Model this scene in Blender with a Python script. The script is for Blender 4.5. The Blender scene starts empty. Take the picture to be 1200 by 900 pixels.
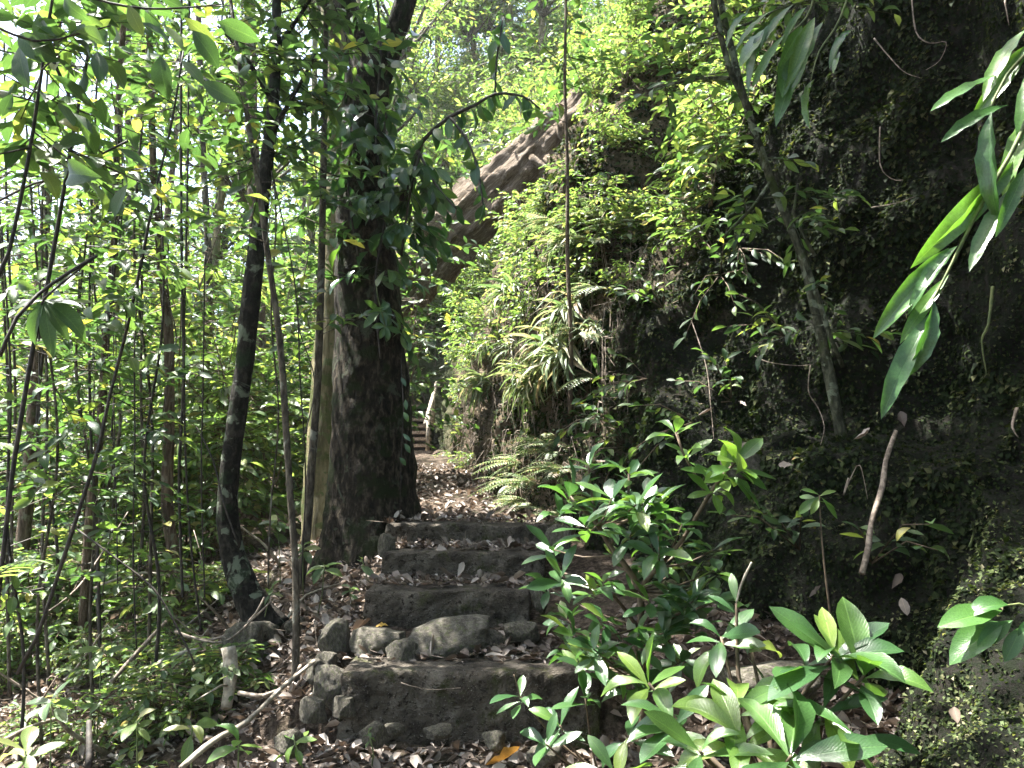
import bpy, math, random
import numpy as np
from mathutils import Vector, Matrix, noise as mnoise

R = math.radians
S = bpy.context.scene
COL = S.collection
rng = np.random.default_rng(7)
random.seed(7)

# ------------------------------------------------------------------ camera, sky, sun, exposure
PITCH = R(7.3)
EYE = np.array((0.0, 0.0, 1.15))
cam = bpy.data.cameras.new("camera")
cam.sensor_width = 36.0
cam.lens = 27.0
cam.clip_start = 0.02
cam.clip_end = 500.0
cam_ob = bpy.data.objects.new("camera", cam)
cam_ob.location = EYE
cam_ob.rotation_euler = (R(90) + PITCH, 0, 0)
COL.objects.link(cam_ob)
S.camera = cam_ob

SUN_DIR = Vector((-0.36, 0.10, 0.92)).normalized()          # from the ground towards the sun
SUN_EL = math.asin(SUN_DIR.z)
SUN_AZ = math.atan2(SUN_DIR.x, SUN_DIR.y)                   # clockwise from +Y
world = bpy.data.worlds.new("World")
S.world = world
world.use_nodes = True
wn = world.node_tree
sky = wn.nodes.new("ShaderNodeTexSky")
sky.sky_type = 'NISHITA'
sky.sun_disc = False
sky.sun_elevation = SUN_EL
sky.sun_rotation = SUN_AZ
sky.dust_density = 3.0
sky.ozone_density = 0.4
sky.air_density = 1.0
bg = wn.nodes["Background"]
bg.inputs[1].default_value = 0.105
wn.links.new(sky.outputs[0], bg.inputs[0])

sun = bpy.data.lights.new("sun", 'SUN')
sun.energy = 5.0
sun.angle = R(0.53)
sun.color = (1.0, 0.97, 0.91)
sun_ob = bpy.data.objects.new("sun", sun)
sun_ob.rotation_euler = SUN_DIR.to_track_quat('Z', 'Y').to_euler()
COL.objects.link(sun_ob)

S.view_settings.view_transform = 'Standard'
S.view_settings.look = 'None'
S.view_settings.gamma = 1.0
S.view_settings.use_curve_mapping = False
S.view_settings.exposure = 2.95
S.cycles.max_bounces = 10
S.cycles.diffuse_bounces = 5
S.cycles.glossy_bounces = 3
S.cycles.transmission_bounces = 5
S.cycles.caustics_reflective = False
S.cycles.caustics_refractive = False

CP, SP = math.cos(PITCH), math.sin(PITCH)


def at(px, py, Y):
    """World point seen at pixel (px, py) of the 1200x900 photograph, at depth Y metres."""
    x, u = (px - 600) / 900.0, -(py - 450) / 900.0
    d = np.array((x, CP - u * SP, SP + u * CP))
    return EYE + d * (Y / d[1])


def project(P):
    P = np.atleast_2d(P) - EYE
    f = P[:, 1] * CP + P[:, 2] * SP
    u = -P[:, 1] * SP + P[:, 2] * CP
    f = np.where(f < 0.05, 0.05, f)
    return 600 + 900 * P[:, 0] / f, 450 - 900 * u / f, f


# ------------------------------------------------------------------ materials
def new_mat(name):
    m = bpy.data.materials.new(name)
    m.use_nodes = True
    nt = m.node_tree
    for n in list(nt.nodes):
        nt.nodes.remove(n)
    out = nt.nodes.new("ShaderNodeOutputMaterial")
    return m, nt, out


def N(nt, kind, **kw):
    n = nt.nodes.new("ShaderNode" + kind)
    for k, v in kw.items():
        if k.startswith("i_"):
            n.inputs[k[2:].replace("_", " ")].default_value = v
        elif k.startswith("n_"):
            n.inputs[int(k[2:])].default_value = v
        else:
            setattr(n, k, v)
    return n


def M(nt, op, a, b=None, c=None, clamp=False):
    n = nt.nodes.new("ShaderNodeMath")
    n.operation = op
    n.use_clamp = clamp
    for i, v in enumerate((a, b, c)):
        if v is None:
            continue
        if isinstance(v, (int, float)):
            n.inputs[i].default_value = v
        else:
            nt.links.new(v, n.inputs[i])
    return n.outputs[0]


def ramp(nt, fac, stops):
    n = nt.nodes.new("ShaderNodeValToRGB")
    el = n.color_ramp.elements
    el[0].position, el[0].color = stops[0][0], (*stops[0][1], 1)
    el[1].position, el[1].color = stops[-1][0], (*stops[-1][1], 1)
    for p, c in stops[1:-1]:
        e = el.new(p)
        e.color = (*c, 1)
    nt.links.new(fac, n.inputs[0])
    return n.outputs[0]


def mixc(nt, fac, a, b, mode='MIX'):
    n = nt.nodes.new("ShaderNodeMix")
    n.data_type = 'RGBA'
    n.blend_type = mode
    for sock, v in ((n.inputs[0], fac), (n.inputs[6], a), (n.inputs[7], b)):
        if isinstance(v, (int, float)):
            sock.default_value = v
        elif isinstance(v, tuple):
            sock.default_value = (*v, 1)
        else:
            nt.links.new(v, sock)
    return n.outputs[2]


def noise_tex(nt, vec, scale, detail=6, rough=0.6, dist=0.0):
    n = nt.nodes.new("ShaderNodeTexNoise")
    n.inputs["Scale"].default_value = scale
    n.inputs["Detail"].default_value = detail
    n.inputs["Roughness"].default_value = rough
    n.inputs["Distortion"].default_value = dist
    if vec is not None:
        nt.links.new(vec, n.inputs["Vector"])
    return M(nt, 'MULTIPLY_ADD', n.outputs[0], 1.8, -0.4, clamp=True)


def scaled(nt, vec, s):
    n = nt.nodes.new("ShaderNodeMapping")
    n.inputs["Scale"].default_value = s
    nt.links.new(vec, n.inputs["Vector"])
    return n.outputs[0]


def bump(nt, height, strength=0.6, dist=0.01, normal=None):
    n = nt.nodes.new("ShaderNodeBump")
    n.inputs["Strength"].default_value = strength
    n.inputs["Distance"].default_value = dist
    nt.links.new(height, n.inputs["Height"])
    if normal is not None:
        nt.links.new(normal, n.inputs["Normal"])
    return n.outputs[0]


def random_value(nt):
    g = nt.nodes.new("ShaderNodeNewGeometry")
    o = nt.nodes.new("ShaderNodeObjectInfo")
    return M(nt, 'FRACT', M(nt, 'ADD', g.outputs["Random Per Island"], o.outputs["Random"]))


def leaf_material(name, stops, transl=0.4, tint=(1.9, 2.0, 0.9), rough=0.36, spec=0.5, veins=9.0, mottling=0.25):
    m, nt, out = new_mat(name)
    rnd = random_value(nt)
    col = ramp(nt, rnd, stops)
    uv = nt.nodes.new("ShaderNodeUVMap")
    sep = nt.nodes.new("ShaderNodeSeparateXYZ")
    nt.links.new(uv.outputs[0], sep.inputs[0])
    a = M(nt, 'ABSOLUTE', M(nt, 'SUBTRACT', sep.outputs[0], 0.5))
    rib = M(nt, 'SUBTRACT', 1.0, M(nt, 'MULTIPLY', a, 26.0), clamp=True)
    side = M(nt, 'SINE', M(nt, 'MULTIPLY', M(nt, 'SUBTRACT', sep.outputs[1], M(nt, 'MULTIPLY', a, 0.55)), veins * 6.283))
    vein = M(nt, 'POWER', M(nt, 'ABSOLUTE', side), 10.0)
    vein = M(nt, 'SUBTRACT', 1.0, M(nt, 'POWER', M(nt, 'ABSOLUTE', side), 0.35), clamp=True)
    tc = nt.nodes.new("ShaderNodeTexCoord")
    nz = noise_tex(nt, tc.outputs["Object"], 40, 3)
    mott = M(nt, 'MULTIPLY_ADD', nz, mottling * 2, 1.0 - mottling)
    cmb = nt.nodes.new("ShaderNodeCombineXYZ")
    for i in range(3):
        nt.links.new(mott, cmb.inputs[i])
    col = mixc(nt, 1.0, col, cmb.outputs[0], 'MULTIPLY')
    light = mixc(nt, 1.0, col, (1.9, 1.7, 1.6), 'MULTIPLY')
    col = mixc(nt, M(nt, 'MAXIMUM', M(nt, 'MULTIPLY', rib, 0.8), M(nt, 'MULTIPLY', vein, 0.3)), col, light)
    h = M(nt, 'ADD', M(nt, 'MULTIPLY', rib, -0.6), M(nt, 'MULTIPLY', vein, -0.4))
    h = M(nt, 'ADD', h, M(nt, 'MULTIPLY', nz, 0.5))
    sp = noise_tex(nt, tc.outputs["Object"], 9, 4, .7)
    blem = M(nt, 'MULTIPLY', M(nt, 'SUBTRACT', M(nt, 'ADD', sp, M(nt, 'MULTIPLY', rnd, .12)), 0.93), 9.0, clamp=True)
    col = mixc(nt, M(nt, 'MULTIPLY', blem, .75), col, (.16, .10, .045))
    bp = bump(nt, h, 0.35, 0.0022)
    p = nt.nodes.new("ShaderNodeBsdfPrincipled")
    nt.links.new(col, p.inputs["Base Color"])
    p.inputs["Roughness"].default_value = rough
    p.inputs["Specular IOR Level"].default_value = spec
    nt.links.new(bp, p.inputs["Normal"])
    t = nt.nodes.new("ShaderNodeBsdfTranslucent")
    nt.links.new(mixc(nt, 1.0, col, tint, 'MULTIPLY'), t.inputs["Color"])
    mx = nt.nodes.new("ShaderNodeMixShader")
    mx.inputs[0].default_value = transl
    nt.links.new(p.outputs[0], mx.inputs[1])
    nt.links.new(t.outputs[0], mx.inputs[2])
    nt.links.new(mx.outputs[0], out.inputs[0])
    return m


def surface_material(name, build, rough=0.85, spec=0.3):
    m, nt, out = new_mat(name)
    tc = nt.nodes.new("ShaderNodeTexCoord")
    col, nrm = build(nt, tc.outputs["Object"])
    p = nt.nodes.new("ShaderNodeBsdfPrincipled")
    p.inputs["Roughness"].default_value = rough
    p.inputs["Specular IOR Level"].default_value = spec
    nt.links.new(col, p.inputs["Base Color"])
    if nrm is not None:
        nt.links.new(nrm, p.inputs["Normal"])
    nt.links.new(p.outputs[0], out.inputs[0])
    return m


def bark(name, dark, mid, light, lichen, lich_amt=0.55, moss=None, moss_amt=0.6, zs=0.25, scale=18, strength=0.9):
    def b(nt, v):
        st = scaled(nt, v, (1, 1, zs))
        n1 = noise_tex(nt, st, scale, 8, 0.65, 0.4)
        col = ramp(nt, n1, [(0.3, dark), (0.52, mid), (0.72, light)])
        if lichen:
            n2 = noise_tex(nt, v, 9, 5, 0.55, 0.6)
            col = mixc(nt, M(nt, 'MULTIPLY', M(nt, 'SUBTRACT', n2, lich_amt), 14.0, clamp=True), col, lichen)
        if moss:
            n3 = noise_tex(nt, v, 5, 8, 0.7)
            col = mixc(nt, M(nt, 'MULTIPLY', M(nt, 'SUBTRACT', n3, moss_amt), 8.0, clamp=True), col, moss)
        n4 = noise_tex(nt, v, 120, 3)
        h = M(nt, 'ADD', n1, M(nt, 'MULTIPLY', n4, 0.3))
        return col, bump(nt, h, strength, 0.03)
    return surface_material(name, b, .85, .12)


def simple_stem(name, a, b_, scale=30):
    def b(nt, v):
        n = noise_tex(nt, v, scale, 5)
        return ramp(nt, n, [(0.35, a), (0.65, b_)]), bump(nt, n, 0.4, 0.006)
    return surface_material(name, b, 0.7)


MAT = {}
MAT['shrub_leaf'] = leaf_material("glossy_leaf", [(0, (.024, .064, .022)), (.6, (.043, .100, .029)), (.9, (.075, .145, .032)), (1, (.13, .18, .036))], 0.32, rough=0.28, spec=0.7)
MAT['bright_leaf'] = leaf_material("young_leaf", [(0, (.045, .100, .026)), (.5, (.075, .150, .032)), (1, (.13, .205, .042))], 0.42, rough=0.32, spec=.6)
MAT['tree_leaf'] = leaf_material("tree_leaf", [(0, (.022, .050, .022)), (.55, (.042, .084, .032)), (.85, (.070, .118, .038)), (.97, (.12, .16, .05)), (1, (.22, .20, .05))], 0.45, tint=(2.0, 2.0, .95), rough=0.42, spec=.4)
MAT['climber_leaf'] = leaf_material("climber_leaf", [(0, (.022, .060, .026)), (.6, (.038, .088, .034)), (1, (.07, .13, .030))], 0.32, rough=0.30, spec=0.6, veins=7, mottling=0.2)
MAT['under_leaf'] = leaf_material("understory_leaf", [(0, (.038, .076, .028)), (.5, (.072, .125, .042)), (.85, (.12, .175, .060)), (.96, (.19, .22, .09)), (1, (.24, .20, .11))], 0.5, tint=(2.0, 1.95, 1.0), rough=0.36)
MAT['strap_leaf'] = leaf_material("strap_leaf", [(0, (.06, .10, .04)), (.45, (.11, .155, .065)), (.75, (.18, .21, .10)), (.86, (.24, .21, .13)), (1, (.27, .20, .13))], 0.35, tint=(1.6, 1.7, 1.2), rough=0.42)
MAT['ginger_leaf'] = leaf_material("long_leaf", [(0, (.034, .090, .024)), (.6, (.055, .13, .028)), (1, (.085, .17, .028))], 0.36, rough=0.27, spec=0.65, veins=16)
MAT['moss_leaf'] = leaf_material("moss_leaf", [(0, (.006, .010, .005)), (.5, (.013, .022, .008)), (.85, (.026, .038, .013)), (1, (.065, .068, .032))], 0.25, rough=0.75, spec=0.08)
MAT['sunlit_moss'] = leaf_material("sunlit_moss", [(0, (.030, .045, .016)), (.5, (.055, .080, .024)), (.85, (.10, .12, .045)), (1, (.24, .22, .14))], 0.25, rough=0.6, spec=0.25)  # moss with sunlight put into its colour, for the mound and wall edge
MAT['dry_leaf'] = leaf_material("dry_leaf", [(0, (.034, .026, .020)), (.3, (.085, .066, .052)), (.6, (.17, .138, .115)), (.85, (.31, .27, .235)), (1, (.40, .36, .32))], 0.12, tint=(1.3, 1.1, .9), rough=0.55, spec=0.35)
MAT['yellow_leaf'] = leaf_material("yellowing_leaf", [(0, (.30, .16, .04)), (1, (.42, .27, .05))], 0.2, tint=(1.3, 1.1, .8), rough=0.5)

MAT['bark_big'] = bark("dark_bark", (.007, .006, .004), (.026, .021, .015), (.085, .070, .050), (.060, .068, .045), .68, (.018, .025, .009), .52, 0.4, 34, 1.0)
MAT['bark_pale'] = bark("pale_mossy_bark", (.07, .062, .034), (.15, .13, .07), (.24, .21, .125), (.10, .12, .05), .60, (.075, .088, .03), .52, 0.2, 14)
MAT['bark_dark'] = bark("blackish_bark", (.009, .008, .007), (.020, .018, .015), (.046, .042, .034), (.14, .16, .12), .64, (.022, .034, .018), .62, 0.6, 30, 0.6)
MAT['bark_brown'] = bark("brown_bark", (.050, .034, .023), (.11, .080, .056), (.20, .155, .112), (.19, .18, .13), .66, (.06, .07, .03), .66, 0.2, 26)
MAT['bark_grey'] = bark("grey_brown_bark", (.035, .030, .024), (.080, .067, .052), (.15, .13, .10), (.18, .18, .15), .64, None, .6, 0.3, 40, 0.6)
MAT['bark_lean'] = bark("greenish_bark", (.020, .022, .014), (.050, .052, .034), (.10, .10, .068), (.15, .17, .12), .58, (.045, .06, .02), .55, 0.4, 30, 0.6)
MAT['stem_dark'] = simple_stem("dark_stem", (.016, .014, .012), (.045, .036, .028))
MAT['stem_brown'] = simple_stem("brown_stem", (.06, .042, .028), (.13, .095, .062))
MAT['stem_green'] = simple_stem("green_stem", (.06, .085, .03), (.12, .14, .05))
MAT['root_pale'] = simple_stem("pale_root", (.16, .135, .10), (.34, .30, .24), 25)
MAT['twig'] = simple_stem("dry_twig", (.10, .078, .058), (.26, .21, .165), 40)


def b_concrete(nt, v):
    n1 = noise_tex(nt, v, 5, 8, 0.65)
    n2 = noise_tex(nt, v, 38, 5, 0.7)
    n3 = noise_tex(nt, v, 150, 3)
    col = ramp(nt, n1, [(0.25, (.034, .028, .021)), (0.5, (.095, .080, .062)), (0.8, (.22, .195, .16))])
    col = mixc(nt, M(nt, 'MULTIPLY', M(nt, 'SUBTRACT', n2, 0.58), 7.0, clamp=True), col, (.024, .018, .012))
    n4 = noise_tex(nt, v, 3.2, 7, 0.7)
    col = mixc(nt, M(nt, 'MULTIPLY', M(nt, 'SUBTRACT', n4, 0.54), 7.0, clamp=True), col, (.055, .060, .020))
    col = mixc(nt, M(nt, 'MULTIPLY', M(nt, 'SUBTRACT', n3, 0.72), 9.0, clamp=True), col, (.22, .20, .17))
    vo = nt.nodes.new("ShaderNodeTexVoronoi")
    vo.inputs["Scale"].default_value = 55
    nt.links.new(v, vo.inputs["Vector"])
    h = M(nt, 'ADD', M(nt, 'MULTIPLY', n2, 0.8), M(nt, 'MULTIPLY', vo.outputs[0], 0.5))
    return col, bump(nt, M(nt, 'ADD', h, M(nt, 'MULTIPLY', n3, 0.6)), 1.0, 0.022)


MAT['concrete'] = surface_material("weathered_concrete", b_concrete, 0.9, 0.2)


def b_rock(nt, v):
    n1 = noise_tex(nt, v, 7, 8, 0.6)
    n2 = noise_tex(nt, v, 45, 6, 0.7)
    col = ramp(nt, n1, [(0.3, (.048, .041, .032)), (0.55, (.105, .092, .072)), (0.8, (.20, .18, .145))])
    n3 = noise_tex(nt, v, 11, 6, 0.6)
    col = mixc(nt, M(nt, 'MULTIPLY', M(nt, 'SUBTRACT', n3, 0.56), 8.0, clamp=True), col, (.085, .09, .045))
    col = mixc(nt, M(nt, 'MULTIPLY', M(nt, 'SUBTRACT', n2, 0.60), 8.0, clamp=True), col, (.20, .185, .155))
    return col, bump(nt, M(nt, 'ADD', n1, M(nt, 'MULTIPLY', n2, 0.6)), 0.8, 0.02)


MAT['rock'] = surface_material("lichened_rock", b_rock, 0.85, 0.3)


def b_ground(nt, v):
    n1 = noise_tex(nt, v, 3, 8, 0.65)
    n2 = noise_tex(nt, v, 30, 6, 0.75)
    col = ramp(nt, n2, [(0.3, (.028, .020, .014)), (0.5, (.075, .055, .040)), (0.72, (.17, .13, .10))])
    col = mixc(nt, M(nt, 'MULTIPLY', M(nt, 'SUBTRACT', n1, 0.56), 5.0, clamp=True), col, (.045, .045, .022))
    return col, bump(nt, M(nt, 'ADD', n2, M(nt, 'MULTIPLY', n1, 0.6)), 1.0, 0.03)


MAT['ground'] = surface_material("forest_soil", b_ground, 0.95, 0.15)


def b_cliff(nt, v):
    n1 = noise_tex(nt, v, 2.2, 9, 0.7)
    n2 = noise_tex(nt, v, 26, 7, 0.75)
    shaded_rock = ramp(nt, n1, [(0.2, (.006, .006, .005)), (0.5, (.016, .015, .011)), (0.85, (.042, .037, .029))])
    soil = ramp(nt, n1, [(0.2, (.045, .032, .020)), (0.5, (.12, .090, .060)), (0.85, (.26, .205, .145))])  # pale tone carries the sunlight on the bank
    shaded_rock = mixc(nt, M(nt, 'MULTIPLY', M(nt, 'SUBTRACT', n2, 0.42), 5.0, clamp=True), shaded_rock, (.012, .018, .007))
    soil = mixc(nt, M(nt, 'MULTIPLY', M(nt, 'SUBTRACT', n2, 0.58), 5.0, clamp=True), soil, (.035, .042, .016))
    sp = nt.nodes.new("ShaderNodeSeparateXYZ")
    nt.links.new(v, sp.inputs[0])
    far = M(nt, 'ADD', M(nt, 'SUBTRACT', sp.outputs[1], 5.3), M(nt, 'MULTIPLY', n1, 1.2))      # rock wall to bank; wall shade and bank sunlight put into the colours
    col = mixc(nt, M(nt, 'MULTIPLY', far, 1.2, clamp=True), shaded_rock, soil)
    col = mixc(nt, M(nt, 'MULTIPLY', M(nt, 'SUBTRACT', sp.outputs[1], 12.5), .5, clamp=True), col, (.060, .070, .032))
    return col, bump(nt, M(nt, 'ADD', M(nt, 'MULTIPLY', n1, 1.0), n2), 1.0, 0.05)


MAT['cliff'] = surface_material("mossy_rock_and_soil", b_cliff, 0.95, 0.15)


def b_log(nt, v):
    st = scaled(nt, v, (1.0, 1.0, 0.10))
    n1 = noise_tex(nt, st, 46, 9, 0.75, 0.8)
    n2 = noise_tex(nt, v, 6, 5, 0.6)
    col = ramp(nt, n1, [(0.2, (.050, .034, .022)), (0.5, (.19, .145, .10)), (0.8, (.44, .37, .29))])
    col = mixc(nt, M(nt, 'MULTIPLY', M(nt, 'SUBTRACT', n2, 0.62), 5.0, clamp=True), col, (.10, .074, .048))
    return col, bump(nt, n1, 1.0, 0.06)


MAT['log'] = surface_material("rotten_wood", b_log, 0.85, 0.2)


# ------------------------------------------------------------------ mesh helpers
def mk_mesh(name, V, F, mat, uv=None, smooth=True):
    """V (n,3), F triangles (m,3); uv per vertex (n,2)."""
    V = np.asarray(V, np.float32)
    F = np.asarray(F, np.int32)
    me = bpy.data.meshes.new(name)
    me.vertices.add(len(V))
    me.vertices.foreach_set("co", V.ravel())
    me.loops.add(F.size)
    me.loops.foreach_set("vertex_index", F.ravel())
    me.polygons.add(len(F))
    me.polygons.foreach_set("loop_start", np.arange(0, F.size, 3, dtype=np.int32))
    me.polygons.foreach_set("use_smooth", np.full(len(F), smooth))
    if uv is not None:
        ul = me.uv_layers.new(name="UVMap")
        ul.data.foreach_set("uv", np.asarray(uv, np.float32)[F.ravel()].ravel())
    me.materials.append(mat)
    me.update(calc_edges=True)
    return me


def link(name, me, parent=None, loc=None):
    o = bpy.data.objects.new(name, me)
    COL.objects.link(o)
    if parent is not None:
        o.parent = parent
    if loc is not None:
        o.location = loc
    return o


def tag(o, label=None, cat=None, group=None, kind=None):
    if label:
        o["label"] = label
    if cat:
        o["category"] = cat
    if group:
        o["group"] = group
    if kind:
        o["kind"] = kind
    return o


def thing(name, loc, label, cat, group=None):
    o = link(name, None, None, tuple(loc))
    return tag(o, label, cat, group)


def smooth_path(P, Rr, step):
    """Catmull-Rom resample of points P (n,3) with radii Rr."""
    P = np.asarray(P, float)
    Rr = np.asarray(Rr, float)
    Q, q = [], []
    n = len(P)
    for i in range(n - 1):
        p0, p1, p2, p3 = P[max(i - 1, 0)], P[i], P[i + 1], P[min(i + 2, n - 1)]
        k = max(1, int(np.linalg.norm(p2 - p1) / step))
        for j in range(k):
            t = j / k
            Q.append(0.5 * ((2 * p1) + (-p0 + p2) * t + (2 * p0 - 5 * p1 + 4 * p2 - p3) * t * t + (-p0 + 3 * p1 - 3 * p2 + p3) * t ** 3))
            q.append(Rr[i] * (1 - t) + Rr[i + 1] * t)
    Q.append(P[-1])
    q.append(Rr[-1])
    return np.array(Q), np.array(q)


def tube(P, Rr, seg=8, step=None, rough=0.0, nscale=6.0, radial=None):
    if step:
        P, Rr = smooth_path(P, Rr, step)
    P = np.asarray(P, float)
    n = len(P)
    Rr = np.full(n, Rr, float) if np.isscalar(Rr) else np.asarray(Rr, float)
    T = np.gradient(P, axis=0)
    T /= np.linalg.norm(T, axis=1)[:, None] + 1e-9
    a = np.array((1.0, 0, 0)) if abs(T[0][0]) < 0.8 else np.array((0, 1.0, 0))
    V = []
    th = np.arange(seg) * 2 * math.pi / seg
    c, s = np.cos(th), np.sin(th)
    for i in range(n):
        a = a - T[i] * a.dot(T[i])
        a /= np.linalg.norm(a) + 1e-9
        b = np.cross(T[i], a)
        r = np.full(seg, Rr[i])
        if radial is not None:
            r = r * radial(i / (n - 1), th)
        ring = P[i] + (a[None] * c[:, None] + b[None] * s[:, None]) * r[:, None]
        if rough:
            for j in range(seg):
                k = mnoise.fractal(Vector(ring[j]) * nscale, 1.0, 2.0, 3)
                ring[j] = P[i] + (ring[j] - P[i]) * (1 + rough * k)
        V.append(ring)
    V = np.concatenate(V)
    i, j = np.meshgrid(np.arange(n - 1), np.arange(seg), indexing='ij')
    i, j = i.ravel(), j.ravel()
    j2 = (j + 1) % seg
    q = np.stack([i * seg + j, i * seg + j2, (i + 1) * seg + j2, (i + 1) * seg + j], 1)
    F = np.concatenate([q[:, [0, 1, 2]], q[:, [0, 2, 3]]])
    V = np.concatenate([V, P[[0]], P[[-1]]])
    k = np.arange(seg)
    e = n * seg
    F = np.concatenate([F, np.stack([(k + 1) % seg, k, np.full(seg, e)], 1), np.stack([(n - 1) * seg + k, (n - 1) * seg + (k + 1) % seg, np.full(seg, e + 1)], 1)])
    return V, F


def join(parts):
    V, F, o = [], [], 0
    for v, f in parts:
        V.append(v)
        F.append(f + o)
        o += len(v)
    return np.concatenate(V), np.concatenate(F)


def grid_faces(n, m):
    i, j = np.meshgrid(np.arange(n - 1), np.arange(m - 1), indexing='ij')
    i, j = i.ravel(), j.ravel()
    q = np.stack([i * m + j, i * m + j + 1, (i + 1) * m + j + 1, (i + 1) * m + j], 1)
    return np.concatenate([q[:, [0, 1, 2]], q[:, [0, 2, 3]]])


# ------------------------------------------------------------------ leaves
def leaf_shape(n=4, ratio=0.38, p=1.0, q=0.75, fold=0.18, droop=0.25, twist=0.0, wave=0.0, petiole=0.06, curl=0.0):
    """A leaf one unit long along +Y, its face to +Z. n inner sections of three points, a base point and a tip."""
    ts = (np.arange(n) + 1) / (n + 1)
    V, UV = [(0, 0, 0)], [(0.5, 0)]
    def centre(t):
        ang = droop * t
        return t * math.cos(ang * 0.8) , -droop * t * t * 0.5
    for k, t in enumerate(ts):
        w = 0.5 * ratio * math.sin(math.pi * t ** p) ** q
        y, z = centre(petiole + t * (1 - petiole))
        zz = fold * w * 2
        tw = twist * t
        wv = wave * math.sin(k * 2.3 + 0.5)
        for sx, u in ((-1, 0), (0, 0.5), (1, 1)):
            x = sx * w * math.cos(curl)
            V.append((x, y, z + (abs(sx) * zz if not curl else abs(sx) * w * math.sin(curl)) + sx * tw * w + abs(sx) * wv * w))
            UV.append((u, t))
    y, z = centre(1.0)
    V.append((0, y, z))
    UV.append((0.5, 1))
    F = [(0, 2, 1), (0, 3, 2)]
    for k in range(n - 1):
        a = 1 + 3 * k
        b = a + 3
        for j in (0, 1):
            F += [(a + j, a + j + 1, b + j + 1), (a + j, b + j + 1, b + j)]
    a = 1 + 3 * (n - 1)
    F += [(a, a + 1, len(V) - 1), (a + 1, a + 2, len(V) - 1)]
    return np.array(V, float), np.array(F), np.array(UV, float)


LOW = {
    'ellip': leaf_shape(2, 0.42, 1.0, 0.8, 0.22, 0.35),
    'lanc': leaf_shape(2, 0.26, 0.85, 0.9, 0.25, 0.5),
    'strap': leaf_shape(3, 0.07, 0.7, 0.6, 0.3, 1.1),
    'dry': leaf_shape(2, 0.46, 1.0, 0.8, 0.55, -0.5, 0.5),
    'moss': leaf_shape(1, 0.6, 1.0, 0.8, 0.2, 0.6),
}
_hi = {}


def leaf_meshes(kind, matname):
    """Shared single-leaf meshes (several shapes of one kind) for leaves that are objects of their own."""
    key = (kind, matname)
    if key in _hi:
        return _hi[key]
    spec = {
        'obov': [leaf_shape(6, r, 1.25, .8, f, d, tw, wv) for r, f, d, tw, wv in ((.30, .16, .40, .1, .05), (.33, .25, .65, -.15, .08), (.27, .10, .25, .2, .04), (.31, .3, .9, 0, .1), (.35, .2, .1, -.1, .06))],
        'ellip': [leaf_shape(6, r, 1.0, .8, f, d, tw, wv) for r, f, d, tw, wv in ((.38, .16, .35, .1, .06), (.42, .25, .6, -.2, .1), (.35, .12, .2, .25, .05), (.40, .3, .9, 0, .1))],
        'lanc': [leaf_shape(6, r, .9, .85, f, d, tw, wv) for r, f, d, tw, wv in ((.24, .2, .5, .15, .05), (.28, .3, .8, -.2, .08), (.22, .15, .3, .3, .05))],
        'long': [leaf_shape(9, r, .95, .7, f, d, tw, wv) for r, f, d, tw, wv in ((.145, .25, .45, .5, .2), (.165, .45, .7, -.6, .28), (.13, .2, .25, .7, .16))],
        'dry': [leaf_shape(6, r, 1.0, .8, f, d, tw, wv, .06, c) for r, f, d, tw, wv, c in ((.40, .3, -.6, .6, .3, 0), (.36, .5, -.9, -.5, .25, 0), (.46, .1, .5, .4, .35, 0), (.38, .2, -.4, .3, .1, .9))],
        'fern': [leaf_shape(4, .2, .8, .8, .1, .4)],
    }[kind]
    _hi[key] = [mk_mesh("leaf", V, F, MAT[matname], UV) for V, F, UV in spec]
    return _hi[key]


def norm(a):
    return a / (np.linalg.norm(a, axis=-1, keepdims=True) + 1e-9)


class Leaves:
    """A batch of leaf frames: position, direction, face normal, length."""
    def __init__(self):
        self.p, self.d, self.n, self.s = [], [], [], []

    def add(self, p, d, n, s):
        p = np.atleast_2d(p)
        k = len(p)
        self.p.append(p)
        self.d.append(np.broadcast_to(np.atleast_2d(d), (k, 3)))
        self.n.append(np.broadcast_to(np.atleast_2d(n), (k, 3)))
        self.s.append(np.broadcast_to(np.atleast_1d(s), (k,)))

    def get(self):
        if not self.p:
            return None
        p, d, n, s = np.concatenate(self.p), norm(np.concatenate(self.d)), np.concatenate(self.n), np.concatenate(self.s)
        n = norm(n - d * (n * d).sum(1)[:, None])
        return p, d, n, s


def bake(frames, kind):
    p, d, n, s = frames
    V, F, UV = LOW[kind]
    x = np.cross(d, n)
    W = p[:, None] + s[:, None, None] * (V[None, :, 0, None] * x[:, None] + V[None, :, 1, None] * d[:, None] + V[None, :, 2, None] * n[:, None])
    k, m = len(p), len(V)
    FF = (F[None] + (np.arange(k) * m)[:, None, None]).reshape(-1, 3)
    return W.reshape(-1, 3), FF, np.tile(UV, (k, 1))


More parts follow.
